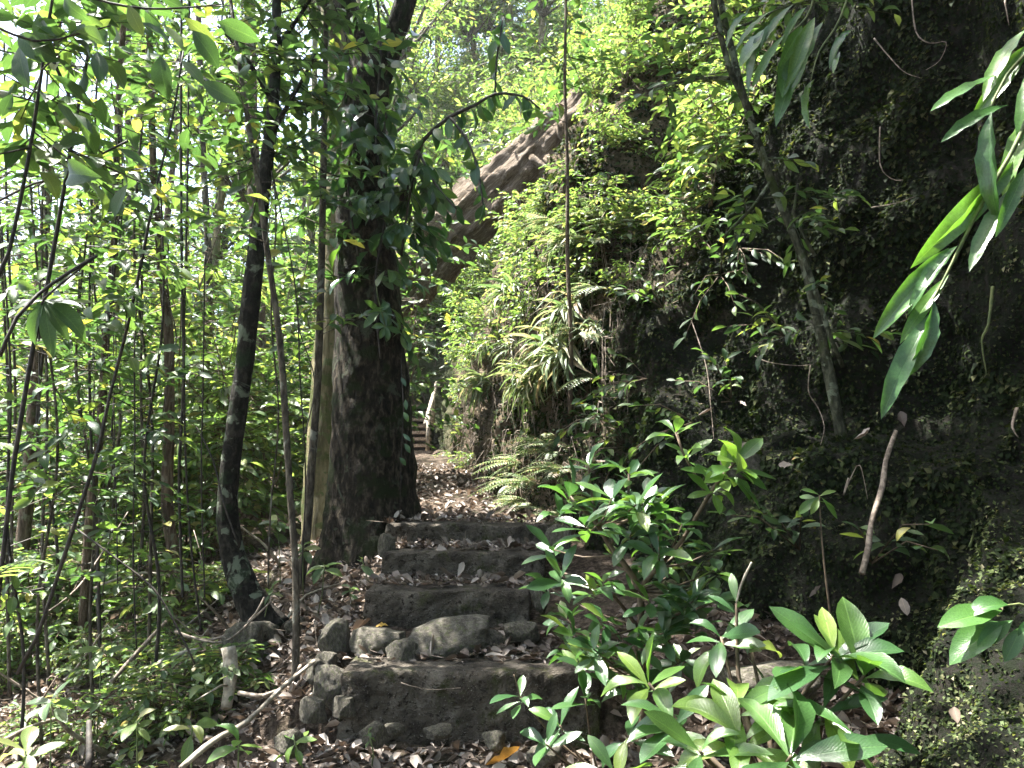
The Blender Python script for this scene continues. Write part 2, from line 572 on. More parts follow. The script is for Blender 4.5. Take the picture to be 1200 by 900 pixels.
def sprays(L, O, D, length, nleaf, size, r=rng, alpha=0.9, droop=0.25, sag=0.15, tilt=0.45, start=0.25, terminal=True):
    """Leaves set alternately along straight-ish twigs from O along D; returns the twig ends."""
    O, D = np.atleast_2d(O), norm(np.atleast_2d(D))
    k = len(O)
    length = np.broadcast_to(length, (k,))
    t = np.linspace(start, 1.0, nleaf)[None] + r.normal(0, 0.03, (k, nleaf))
    side = norm(np.cross(D, np.array((0, 0, 1.0))) + r.normal(0, .05, (k, 3)))
    sg = np.where(np.arange(nleaf) % 2 == 0, 1.0, -1.0)
    pos = O[:, None] + D[:, None] * (length[:, None] * t)[..., None]
    pos[..., 2] -= sag * length[:, None] * t ** 2
    al = alpha * (1 - 0.5 * t ** 2) + r.normal(0, .25, (k, nleaf))
    d = D[:, None] * np.cos(al)[..., None] + side[:, None] * (sg[None] * np.sin(al))[..., None]
    d = d + r.normal(0, .15, d.shape)
    d[..., 2] -= droop + r.normal(0, .15, (k, nleaf))
    nn = np.zeros_like(d)
    nn[..., 2] = 1.0
    nn = nn + r.normal(0, tilt, d.shape)
    s = size * r.uniform(.65, 1.25, (k, nleaf))
    L.add(pos.reshape(-1, 3), d.reshape(-1, 3), nn.reshape(-1, 3), s.ravel())
    ends = O + D * length[:, None]
    ends[:, 2] -= sag * length
    return ends


def whorl(L, c, axis, n, size, r=rng, elev=0.45, spread=0.25, jitter=0.03, droop=0.0, phase=None):
    axis = norm(np.array(axis, float))
    a = np.cross(axis, (0.3, 0.9, 0.1))
    a = norm(a)
    b = np.cross(axis, a)
    ph = (r.uniform(0, 6.28) if phase is None else phase) + np.arange(n) * 2.4 + r.normal(0, .2, n)
    el = elev + r.normal(0, spread, n) + np.linspace(-.15, .35, n)
    d = (a[None] * np.cos(ph)[:, None] + b[None] * np.sin(ph)[:, None]) * np.cos(el)[:, None] + axis[None] * np.sin(el)[:, None]
    d[:, 2] -= droop
    nn = axis[None] * 1.0 + r.normal(0, .22, (n, 3)) - 0 * d
    p = np.array(c)[None] - axis[None] * (np.linspace(1, 0, n) * jitter)[:, None]
    L.add(p, d, nn, size * r.uniform(.7, 1.2, n))


def twig_prisms(O, E, r0, r1):
    """Three-sided tapering twigs from O to E (arrays)."""
    O, E = np.atleast_2d(O), np.atleast_2d(E)
    d = norm(E - O)
    a = norm(np.cross(d, np.array((.31, .2, .93))))
    b = np.cross(d, a)
    V = []
    for base, rr in ((O, r0), (E, r1)):
        for k in range(3):
            th = k * 2.0944
            V.append(base + (a * math.cos(th) + b * math.sin(th)) * (rr if np.isscalar(rr) else np.asarray(rr)[:, None]))
    V = np.stack(V, 1)
    F = np.array([(0, 1, 4), (0, 4, 3), (1, 2, 5), (1, 5, 4), (2, 0, 3), (2, 3, 5)])
    k = len(O)
    return V.reshape(-1, 3), (F[None] + (np.arange(k) * 6)[:, None, None]).reshape(-1, 3)


def hang_leaves(root, frames, kind, matname, lowkind='ellip', limit=300, minpx=9.0, part='foliage', every=False):
    """Leaves large enough in the picture become objects (up to LIMIT, largest first); the rest one joined part."""
    base = np.array(root.location)
    p, d, n, s = frames
    x, y, f = project(p)
    px = s / f * 900
    inside = (x > -60) & (x < 1260) & (y > -60) & (y < 960) & (p[:, 1] > 0.3)
    ok = inside & (px >= minpx) if not every else np.ones(len(p), bool)
    order = np.argsort(-px + np.where(ok, 0, 1e6))
    pick = order[:min(limit, int(ok.sum()))]
    mask = np.zeros(len(p), bool)
    mask[pick] = True
    meshes = leaf_meshes(kind, matname)
    xa = np.cross(d, n)
    for i in pick:
        o = bpy.data.objects.new("leaf", meshes[i % len(meshes)])
        COL.objects.link(o)
        o.parent = root
        q = s[i]
        l = p[i] - base
        o.matrix_basis = Matrix(((xa[i][0] * q, d[i][0] * q, n[i][0] * q, l[0]), (xa[i][1] * q, d[i][1] * q, n[i][1] * q, l[1]), (xa[i][2] * q, d[i][2] * q, n[i][2] * q, l[2]), (0, 0, 0, 1)))
    rest = ~mask
    if rest.any():
        V, F, UV = bake((p[rest] - base, d[rest], n[rest], s[rest]), lowkind)
        o = link(part, mk_mesh(part, V, F, MAT[matname], UV), root)
        o["kind"] = "stuff"


def mesh_part(name, VF, mat, root):
    V, F = VF
    return link(name, mk_mesh(name, V - np.array(root.location), F, MAT[mat]), root)


def pxpath(pts):
    """[(px, py, Y, width_px)] -> world points and radii."""
    P = np.array([at(a, b, c) for a, b, c, w in pts])
    r = np.array([w / 2 / 900 * c for a, b, c, w in pts])
    return P, r


# ------------------------------------------------------------------ ground
def zpath(y):
    return np.interp(y, [-6, 0, 1.5, 2.6, 3.35, 3.45, 4.0, 4.5, 5.0, 5.4, 6.5, 9, 12, 14, 20, 40], [-.9, -.42, -.22, -.04, .07, .24, .42, .56, .72, .86, .98, 1.2, 1.5, 1.7, 2.6, 7.0])


def xpath(y):
    return np.interp(y, [-6, 0, 3.35, 5, 7, 9, 12, 14, 20], [-.6, -.3, -.22, -.24, -.45, -.75, -1.35, -1.75, -3])


def ground_z(x, y):
    x, y = np.asarray(x, float), np.asarray(y, float)
    c = xpath(y)
    dl = np.maximum(0, (c - .62) - x)
    dr = np.maximum(0, x - (c + .55))
    z = zpath(y)
    far = np.clip((y - 9) / 14, 0, 1)
    z = z - (1 - np.exp(-.30 * dl)) * (1.5 + 1.5 * far) + .25 * dr
    z = np.where(y > 3.3, z, z + .12 * np.clip(dl, 0, .6) * np.clip((y - 2) / 1.3, 0, 1))
    return z


def wob(x, y, s, a):
    return np.array([mnoise.fractal(Vector((px * s, py * s, 3.1)), 1.0, 2.0, 4) for px, py in zip(np.ravel(x), np.ravel(y))]).reshape(np.shape(x)) * a


def ground_sheet():
    xs = np.concatenate([np.linspace(-120, -14, 22)[:-1], np.linspace(-14, -5, 40)[:-1], np.linspace(-5, 3, 180)[:-1], np.linspace(3, 60, 16)])
    ys = np.concatenate([np.linspace(-60, -2, 12)[:-1], np.linspace(-2, 8, 220)[:-1], np.linspace(8, 24, 60)[:-1], np.linspace(24, 160, 24)])
    X, Y = np.meshgrid(xs, ys, indexing='ij')
    Z = ground_z(X, Y) + wob(X, Y, 1.7, .035) + wob(X, Y, 8.0, .012)
    V = np.stack([X, Y, Z], -1).reshape(-1, 3)
    o = link("ground", mk_mesh("ground", V, grid_faces(len(xs), len(ys))[:, ::-1], MAT['ground']))
    o["kind"] = "structure"


ground_sheet()

# ------------------------------------------------------------------ cliff
# columns along its foot: x, y, inward direction, then the profile [(inward offset, height)]
FARP = [(-.25, .6), (0, 1.2), (.08, 1.9), (.16, 2.6), (.34, 3.4), (.75, 4.4), (1.5, 5.6), (2.8, 7.4), (4.6, 9.6), (7.5, 13), (12, 18)]
MIDP = [(-.25, -.2), (0, .8), (.10, 1.5), (.18, 2.2), (.30, 3.0), (.55, 3.9), (1.1, 5.0), (2.0, 6.4), (3.5, 8.4), (6.5, 12), (11, 17)]
CORP = [(-.30, -.2), (0, .6), (.15, 1.15), (.30, 1.7), (.46, 2.3), (.85, 2.9), (1.5, 3.5), (2.4, 4.3), (3.8, 5.6), (6.5, 9), (10, 15)]
EDGP = [(-.25, -.4), (0, .35), (.10, .9), (.22, 1.28), (.62, 1.42), (.70, 2.0), (.80, 2.9), (1.5, 3.7), (2.6, 4.8), (4.5, 7.2), (8, 12)]
WALP = [(-.25, -.4), (0, .35), (.10, .9), (.22, 1.28), (.62, 1.42), (.70, 2.0), (.70, 3.0), (.66, 4.2), (.70, 5.4), (2.0, 7.4), (7, 12)]
NERP = [(-.92, -.7), (-.84, .02), (-.70, .36), (-.40, .62), (.0, .84), (.18, 1.4), (.30, 2.4), (.38, 4.0), (.50, 5.4), (2.0, 7.4), (7, 12)]
COLS = [
    (-13, 34, (.3, .95), FARP, -1.0), (-6.5, 22, (.15, .98), FARP, 1.2), (-3.2, 18.2, (.4, .92), FARP, 1.0), (-1.35, 15, (.85, .5), FARP, .5), (-.86, 12, (.93, .36), FARP, .3), (-.24, 9, (.95, .3), FARP, 0), (-.08, 7.2, (.97, .22), MIDP, .15), (.17, 6.0, (.95, .3), MIDP, 0),
    (.38, 5.2, (.75, .65), CORP, 0), (.66, 4.55, (.5, .86), CORP, 0), (1.0, 4.0, (.42, .9), EDGP, 0), (1.45, 3.45, (.5, .86), WALP, 0), (1.72, 2.95, (.8, .6), WALP, -.1), (1.62, 2.35, (.97, .2), NERP, 0), (1.62, 1.6, (1, 0), NERP, -.1), (1.8, .4, (1, -.1), NERP, -.3), (2.2, -2.5, (1, -.1), NERP, -.6),
]


def cliff_sheet():
    cp = np.array([[c[0], c[1]] for c in COLS])
    cd = np.array([c[2] for c in COLS])
    prof = np.array([[(o, z + c[4]) for o, z in c[3]] for c in COLS])       # ncol, nrow, 2
    cum = np.concatenate([[0], np.cumsum(np.linalg.norm(np.diff(cp, axis=0), axis=1))])
    # finer near the camera
    ss = np.concatenate([np.linspace(cum[0], cum[5], 110)[:-1], np.linspace(cum[5], cum[7], 60)[:-1], np.linspace(cum[7], cum[14], 150)[:-1], np.linspace(cum[14], cum[-1], 30)])
    nrow = prof.shape[1]
    tt = np.concatenate([np.linspace(0, 8, 150)[:-1], np.linspace(8, nrow - 1, 25)])
    k = np.arange(len(COLS))

    def sm(s, A):       # smoothed interpolation
        f = lambda q: np.array([np.interp(q, cum, A[:, i]) for i in range(A.shape[1])]).T
        h = .22
        return (f(s) * 2 + f(s - h) + f(s + h)) / 4
    base, dirn = sm(ss, cp), norm(sm(ss, cd))
    po = sm(ss, prof[:, :, 0])
    pz = sm(ss, prof[:, :, 1])
    rows = np.arange(nrow)
    off = np.array([np.interp(tt, rows, a) for a in po])
    zz = np.array([np.interp(tt, rows, a) for a in pz])
    P = np.stack([base[:, None, 0] + dirn[:, None, 0] * off, base[:, None, 1] + dirn[:, None, 1] * off, zz], -1)
    out = np.stack([-dirn[:, 0], -dirn[:, 1], np.zeros(len(ss))], -1)[:, None]
    flat = P.reshape(-1, 3)
    n1 = np.array([mnoise.fractal(Vector((a * .9, b * .9, c * .7)), 1.0, 2.0, 3) for a, b, c in flat])
    n2 = np.array([mnoise.fractal(Vector((a * 4.5, b * 4.5, c * 3.5)), 0.8, 2.1, 4) for a, b, c in flat])
    n3 = np.array([1 - abs(mnoise.noise(Vector((a * 2.2 + 9, b * 2.2, c * 1.6)))) * 2 for a, b, c in flat])
    disp = (n1 * .16 + n2 * .085 + n3 * .10).reshape(P.shape[:2])
    P = P + out * disp[..., None]
    P[..., 2] += (n2 * .03).reshape(P.shape[:2])
    F = grid_faces(len(ss), len(tt))
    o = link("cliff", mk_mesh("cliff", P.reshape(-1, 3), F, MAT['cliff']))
    o["kind"] = "structure"
    return P, F


CLIFF, CLF = cliff_sheet()
_cv = CLIFF.reshape(-1, 3)
_a, _b, _c = _cv[CLF[:, 0]], _cv[CLF[:, 1]], _cv[CLF[:, 2]]
_nr = np.cross(_b - _a, _c - _a)
CL_AREA = np.linalg.norm(_nr, axis=1)
CL_N = _nr / (CL_AREA[:, None] + 1e-12)
CL_C = (_a + _b + _c) / 3
if (CL_N[:, 0] * -1).mean() < 0:
    CL_N = -CL_N
CLX, CLY, CLFw = project(CL_C)


def cliff_samples(n, cond, r=rng):
    """n random points (and outward normals) on the cliff faces that meet cond (a mask over faces)."""
    w = CL_AREA * cond
    w = w / w.sum()
    i = r.choice(len(w), n, p=w)
    u, v = r.random(n), r.random(n)
    sw = u + v > 1
    u[sw], v[sw] = 1 - u[sw], 1 - v[sw]
    return _a[i] + (_b[i] - _a[i]) * u[:, None] + (_c[i] - _a[i]) * v[:, None], CL_N[i]


def cliff_at(px, py):
    """The cliff point nearest the camera seen at that pixel, and its normal."""
    dd = (CLX - px) ** 2 + (CLY - py) ** 2 + np.where((CL_C[:, 1] < .5), 1e9, 0)
    near = np.where(dd < 14 ** 2)[0]
    i = near[np.argmin(CLFw[near])] if len(near) else int(np.argmin(dd))
    return CL_C[i], CL_N[i]


# ------------------------------------------------------------------ moss and wall plants on the cliff (uncountable)
def cliff_moss():
    r = np.random.default_rng(3)
    vis = (CLX > -100) & (CLX < 1330) & (CLY > -150) & (CLY < 1000) & (CL_C[:, 1] > .8)
    L = Leaves()
    patch = np.array([mnoise.noise(Vector(c) * 2.3) for c in CL_C])
    near = vis & (CL_C[:, 1] < 7.5)
    wt = 1.0 / np.maximum(CL_C[:, 1], 1.2) ** 2
    for n, cond, k in ((170000, near, .0058), (36000, near & (patch > .05), .0100)):
        p, nn = cliff_samples(n, cond * wt, r)
        d = nn * .9 + r.normal(0, .6, p.shape)
        d[:, 2] -= .7
        up = nn + np.array((0, 0, .8)) + r.normal(0, .4, p.shape)
        L.add(p - nn * .004, d, up, np.clip(p[:, 1], 1.6, 6) * k * r.uniform(.5, 1.5, n))
    p, nn = cliff_samples(14000, vis & (CL_C[:, 1] >= 7.0) & (CL_C[:, 1] < 14), r)
    d = nn * .9 + r.normal(0, .6, p.shape)
    d[:, 2] -= .6
    L.add(p, d, nn + np.array((0, 0, .8)) + r.normal(0, .4, p.shape), .055 * r.uniform(.5, 1.5, len(p)))
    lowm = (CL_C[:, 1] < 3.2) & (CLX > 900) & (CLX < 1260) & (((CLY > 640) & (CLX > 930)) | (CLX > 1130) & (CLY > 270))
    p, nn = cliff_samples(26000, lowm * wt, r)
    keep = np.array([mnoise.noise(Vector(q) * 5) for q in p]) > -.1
    p, nn = p[keep], nn[keep]
    d = nn * .9 + r.normal(0, .6, p.shape)
    d[:, 2] -= .5
    L2 = Leaves()
    L2.add(p, d, nn + np.array((0, 0, .8)) + r.normal(0, .4, p.shape), np.clip(p[:, 1], 1.5, 6) * .0062 * r.uniform(.5, 1.5, len(p)))
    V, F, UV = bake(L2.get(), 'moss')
    tag(link("sunlit_moss", mk_mesh("sunlit_moss", V, F, MAT['sunlit_moss'], UV)), kind="stuff")
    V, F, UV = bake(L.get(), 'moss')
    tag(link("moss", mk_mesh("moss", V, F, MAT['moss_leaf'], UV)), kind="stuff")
    # hair roots and dead strands hanging off the sunlit bank
    p, nn = cliff_samples(1500, vis & (CL_C[:, 1] > 5.0) & (CL_C[:, 1] < 11) & (CL_C[:, 2] < 3.6), r)
    e = p + nn * .05 + r.normal(0, .06, p.shape)
    e[:, 2] -= r.uniform(.08, .4, len(p))
    m = p + nn * .06
    V, F = join([twig_prisms(p, m, .004, .004), twig_prisms(m, e, .004, .0015)])
    tag(link("hanging_rootlets", mk_mesh("hanging_rootlets", V, F, MAT['twig'])), kind="stuff")


cliff_moss()


# ------------------------------------------------------------------ concrete steps
def rough_block(x0, x1, y0, y1, z0, z1, amp, seed, chip=None):
    nx, ny, nz = max(4, int((x1 - x0) / .012)), max(4, int((y1 - y0) / .02)), max(4, int((z1 - z0) / .012))
    parts = []
    def face(f, n, m):
        u, v = np.meshgrid(np.linspace(0, 1, n), np.linspace(0, 1, m), indexing='ij')
        parts.append((f(u.ravel(), v.ravel()), grid_faces(n, m)))
    X = lambda t: x0 + (x1 - x0) * t
    Yv = lambda t: y0 + (y1 - y0) * t
    Z = lambda t: z0 + (z1 - z0) * t
    one = np.ones_like
    face(lambda u, v: np.stack([X(u), one(u) * y0, Z(v)], 1), nx, nz)
    face(lambda u, v: np.stack([X(u), Yv(v), one(u) * z1], 1), nx, ny)
    face(lambda u, v: np.stack([one(u) * x0, Yv(1 - u), Z(v)], 1), ny, nz)
    face(lambda u, v: np.stack([one(u) * x1, Yv(u), Z(v)], 1), ny, nz)
    face(lambda u, v: np.stack([X(1 - u), one(u) * y1, Z(v)], 1), nx, nz)
    V, F = join(parts)
    c = np.array(((x0 + x1) / 2, (y0 + y1) / 2, (z0 + z1) / 2))
    h = np.array(((x1 - x0) / 2, (y1 - y0) / 2, (z1 - z0) / 2))
    rad = .022
    q = V - c
    inner = np.clip(q, -(h - rad), h - rad)
    dq = q - inner
    ln = np.linalg.norm(dq, axis=1)
    q = np.where((ln > 1e-6)[:, None], inner + dq / (ln[:, None] + 1e-9) * np.minimum(ln, rad)[:, None], q)
    V = q + c
    for i in range(len(V)):
        p = Vector((V[i][0] * 3 + seed, V[i][1] * 3, V[i][2] * 3))
        a = mnoise.fractal(p, 0.9, 2.0, 5)
        b = mnoise.fractal(p * 6, 0.8, 2.0, 3)
        c_ = mnoise.noise(p * 3.1)
        chipd = max(0.0, c_ - .25) * 1.6 if ln[i] > .012 else 0.0
        V[i] += np.array((a * .6 + .3 * b, a * 1.0 + b * .5 + chipd, a * .45 + b * .25 - chipd * .8)) * amp
        t = mnoise.noise(Vector((V[i][0] * 1.3 + seed * 3, 0, 0)))
        V[i][2] += t * .018 * (V[i][2] > z0 + .02)
    if chip:
        V = chip(V)
    return V, F


def build_steps():
    spec = [  # left px, right px, depth, top py, bottom py, back depth, label
        (398, 705, 3.35, 787, 862, 3.86, "lowest and widest concrete step with a crumbling end of loose stones"),
        (425, 622, 4.00, 692, 732, 4.40, "second concrete step up, behind the boulder, with a clean pale edge"),
        (446, 640, 4.42, 648, 684, 4.86, "third concrete step up, with mossy worn edge and scattered leaves"),
        (450, 652, 4.86, 614, 646, 5.30, "topmost concrete step beside the foot of the big dark trunk"),
    ]
    out = []
    for k, (l, r_, Y, ty, by, yb, lab) in enumerate(spec):
        a, b = at(l, ty, Y), at(r_, ty, Y)
        z1, z0 = a[2], at(l, by, Y)[2] - .12
        root = thing("concrete_step", ((a[0] + b[0]) / 2, Y, z0), lab, "step", "concrete steps of the trail")
        V, F = rough_block(a[0], b[0], Y, yb, z0, z1, .022, k * 7.7 + 1)
        link("riser_block", mk_mesh("riser_block", V - np.array(root.location), F, MAT['concrete']), root)
        out.append((a[0], b[0], Y, yb, z1))
    return out


STEPS = build_steps()


def surface_z(x, y):
    z = float(ground_z(x, y)) + float(wob(np.array([x]), np.array([y]), 1.7, .035)[0])
    for a, b, y0, y1, z1 in STEPS:
        if a < x < b and y0 - .01 < y < y1 + .05:
            z = max(z, z1)
    return z


# ------------------------------------------------------------------ rocks
def rock_mesh(seed, flat=0.6, mat='rock', sub=3):
    import bmesh
    bm = bmesh.new()
    bmesh.ops.create_icosphere(bm, subdivisions=sub + 1, radius=1.0)
    rr = random.Random(seed)
    planes = [Vector((rr.gauss(0, 1), rr.gauss(0, 1), rr.gauss(0, 1))).normalized() for _ in range(14)]
    for v in bm.verts:
        p = v.co.copy()
        for q in planes:                     # facets
            d = p.dot(q) - .66
            if d > 0:
                p -= q * d * .97
        k = mnoise.fractal(p * 1.6 + Vector((seed * 3.3, 0, 0)), 1.0, 2.0, 4)
        p *= 1 + .12 * k + .05 * mnoise.fractal(p * 7, .8, 2.0, 3)
        v.co = p
    V = np.array([v.co for v in bm.verts])
    F = np.array([[v.index for v in f.verts] for f in bm.faces])
    bm.free()
    V[:, 2] *= flat
    return mk_mesh("rock", V, F, MAT[mat])


ROCKS = [rock_mesh(s) for s in range(6)]


def rock(px, py, Y, wpx, hpx, label, k, group=None, yaw=None, name="rock", depth=None, sink=.25):
    c = at(px, py, Y)
    w, h = wpx / 900 * Y / 2, hpx / 900 * Y / 2
    o = link(name, ROCKS[k % 6], None, c)
    o.scale = (w * 1.12, (depth or w * .9), h * 1.25 / .6)
    o.rotation_euler = (random.uniform(-.15, .15), random.uniform(-.15, .15), random.uniform(-.5, .5) if yaw is None else yaw)
    return tag(o, label, "rock", group)


def rocks():
    for a in [
        (532, 753, 3.75, 110, 46, "largest rounded grey boulder on the tread between the two lowest steps", 0),
        (448, 752, 3.70, 70, 34, "flat tilted dark slab of rock over a hollow beside the boulder", 1),
        (470, 768, 3.60, 44, 30, "pale wedge shaped stone in front of the boulder", 2),
        (612, 741, 3.80, 46, 26, "small grey stone at the far end of the boulder under the second step", 3),
        (575, 752, 3.82, 40, 30, "brownish stone tucked behind the boulder", 4),
        (432, 768, 3.66, 30, 44, "upright dark stone under the tilted slab", 5),
        (392, 752, 3.75, 46, 40, "grey angular rock between the tilted slab and the thin sapling", 2),
        (388, 806, 3.40, 46, 50, "big lichen spotted stone forming the broken end of the lowest step", 3),
        (404, 828, 3.34, 28, 26, "mossy yellowish stone at the foot of the broken step end", 1),
        (288, 756, 4.00, 50, 42, "large grey rock in front of the foot of the curved trunk", 0),
        (306, 741, 4.12, 38, 28, "smaller rock leaning on the foot of the curved trunk", 4),
        (372, 786, 3.50, 30, 32, "dark stone beside the branch lying on the slope", 5),
        (368, 832, 3.20, 32, 30, "dark squarish stone at the end of the lying branch", 1),
        (383, 778, 3.62, 28, 22, "small brown stone just above the broken step end", 0),
        (436, 862, 3.16, 34, 24, "dark grey stone set at the foot of the lowest step", 2),
        (462, 856, 3.25, 26, 18, "pale brown stone wedged under the lowest step", 4),
        (516, 858, 3.22, 36, 16, "flat stone under the middle of the lowest step", 3),
        (580, 868, 3.15, 30, 24, "dark stone below the lowest step near the green sprig", 5),
        (338, 872, 2.95, 40, 26, "flat mossy stone by the seedling at the bottom of the trail", 2),
        (455, 640, 4.55, 22, 30, "black stone jammed between trunk foot and third step", 1),
        (632, 700, 4.05, 24, 34, "dark rock closing the shaded end of the second step", 5),
        (655, 640, 4.6, 36, 40, "mossy rock beside the end of the third step", 0),
        (240, 770, 4.3, 34, 26, "grey rock half buried in litter below the brown trunk", 3),
        (640, 885, 3.0, 40, 24, "dark rock partly hidden under the green sprigs", 4),
        (345, 735, 4.15, 28, 20, "small brown stone on the litter behind the thin sapling", 2),
    ]:
        rock(*a[:5], a[5], a[6])
    for px, py, Y, w, h, lab, k in ((905, 802, 2.62, 150, 52, "long pale mossy rock ledge behind the big leaved plant", 3),
                                    (870, 545, 4.0, 60, 40, "dark square rock on the ledge under the leaning tree", 2)):
        rock(px, py, Y, w, h, lab, k, None, .2, "rock", .16)
    # litter-sized stones at the step foot
    r = np.random.default_rng(5)
    n = 0
    while n < 40:
        px, Y = r.uniform(330, 640), r.uniform(2.5, 3.25)
        x = (px - 600) / 900 * Y
        z = float(ground_z(x, Y))
        s = r.uniform(.010, .028)
        o = link("pebble", ROCKS[n % 6], None, (x, Y, z + s * .35))
        o.scale = (s * 1.2, s, s * .9)
        o.rotation_euler = (0, 0, r.uniform(0, 6))
        tag(o, "small grey stone strewn below the lowest step", "stone", "pebbles at the foot of the steps")
        n += 1


rocks()


# ------------------------------------------------------------------ trees with trunks placed along their outlines
def crown_sprays(L, P, r, count, span, length, nleaf, size, up=0.15, spread=1.0, twigs=None, tr=.006, droop=.3, sag=.2):
    """Side twigs off the path P between the fractions in span."""
    i0, i1 = span
    cum = np.concatenate([[0], np.cumsum(np.linalg.norm(np.diff(P, axis=0), axis=1))])
    f = r.uniform(i0, i1, count) * cum[-1]
    O = np.stack([np.interp(f, cum, P[:, k]) for k in range(3)], 1)
    th = r.uniform(0, 2 * math.pi, count)
    D = np.stack([np.cos(th) * spread, np.sin(th) * spread, r.normal(up, .3, count)], 1)
    ln = length * r.uniform(.5, 1.3, count)
    E = sprays(L, O, D, ln, nleaf, size, r, droop=droop, sag=sag)
    if twigs is not None:
        twigs.append(twig_prisms(O, E, tr, tr * .3))
    return O, E


def tree(name, label, cat, pts, mat, seg=10, step=.12, rough=.10, leaves=None, group=None, limbs=(), lmat='tree_leaf', lkind='ellip', limit=200, seed=0, radial=None, extra_crown=None, minpx=9):
    P, rr = pxpath(pts)
    r = np.random.default_rng(seed + 100)
    root = thing(name, P[0], label, cat, group)
    parts = [tube(P, rr, seg, step, rough, 7.0, radial)]
    mesh_part("trunk", join(parts), mat, root)
    L = Leaves()
    tw = []
    for lb in limbs:
        LP, lr = pxpath(lb)
        mesh_part("limb", tube(LP, lr, 6, .08, .08), mat, root)
        if leaves:
            crown_sprays(L, smooth_path(LP, lr, .1)[0], r, max(3, int(leaves.get('limb', 6))), (.3, 1), leaves['len'], leaves['n'], leaves['size'], twigs=tw, tr=leaves.get('tr', .004))
    if leaves:
        SPp, _ = smooth_path(P, rr, .1)
        crown_sprays(L, SPp, r, leaves['count'], leaves['span'], leaves['len'], leaves['n'], leaves['size'], twigs=tw, tr=leaves.get('tr', .004), up=leaves.get('up', .15))
    if extra_crown:
        extra_crown(L, r, tw)
    if tw:
        mesh_part("twigs", join(tw), mat, root)["kind"] = "stuff"
    fr = L.get()
    if fr is not None:
        hang_leaves(root, fr, lkind, lmat, 'ellip', limit, minpx)
    return root


def blob_crown(centre, rad, nlimb, nspray, size, length=.7, nleaf=9):
    """Limbs from nowhere near the trunk top out into a rounded crown, with sprays on them."""
    def f(L, r, tw):
        c = np.array(centre, float)
        base = c - np.array((0, 0, rad[2] * .8))
        for k in range(nlimb):
            th = r.uniform(0, 6.28)
            e = c + np.array((math.cos(th) * rad[0], math.sin(th) * rad[1], 1)) * np.array((1, 1, rad[2])) * np.array((r.uniform(.5, 1), r.uniform(.5, 1), r.uniform(-.3, 1)))
            mid = (base + e) / 2 + r.normal(0, .15, 3) + np.array((0, 0, .2))
            P = smooth_path([base, mid, e], [.05, .03, .008], .15)[0]
            tw.append(tube(P, np.linspace(.05, .008, len(P)), 5))
            crown_sprays(L, P, r, nspray, (.25, 1), length, nleaf, size, up=.1, twigs=tw, tr=.006)
    return f


def big_lobes(t, th):
    k = math.exp(-t * 9)
    return 1 + k * .28 * np.cos(th * 5 + .6) + .04 * np.cos(th * 3 + t * 4) + .03 * np.sin(th * 7 + t * 9)


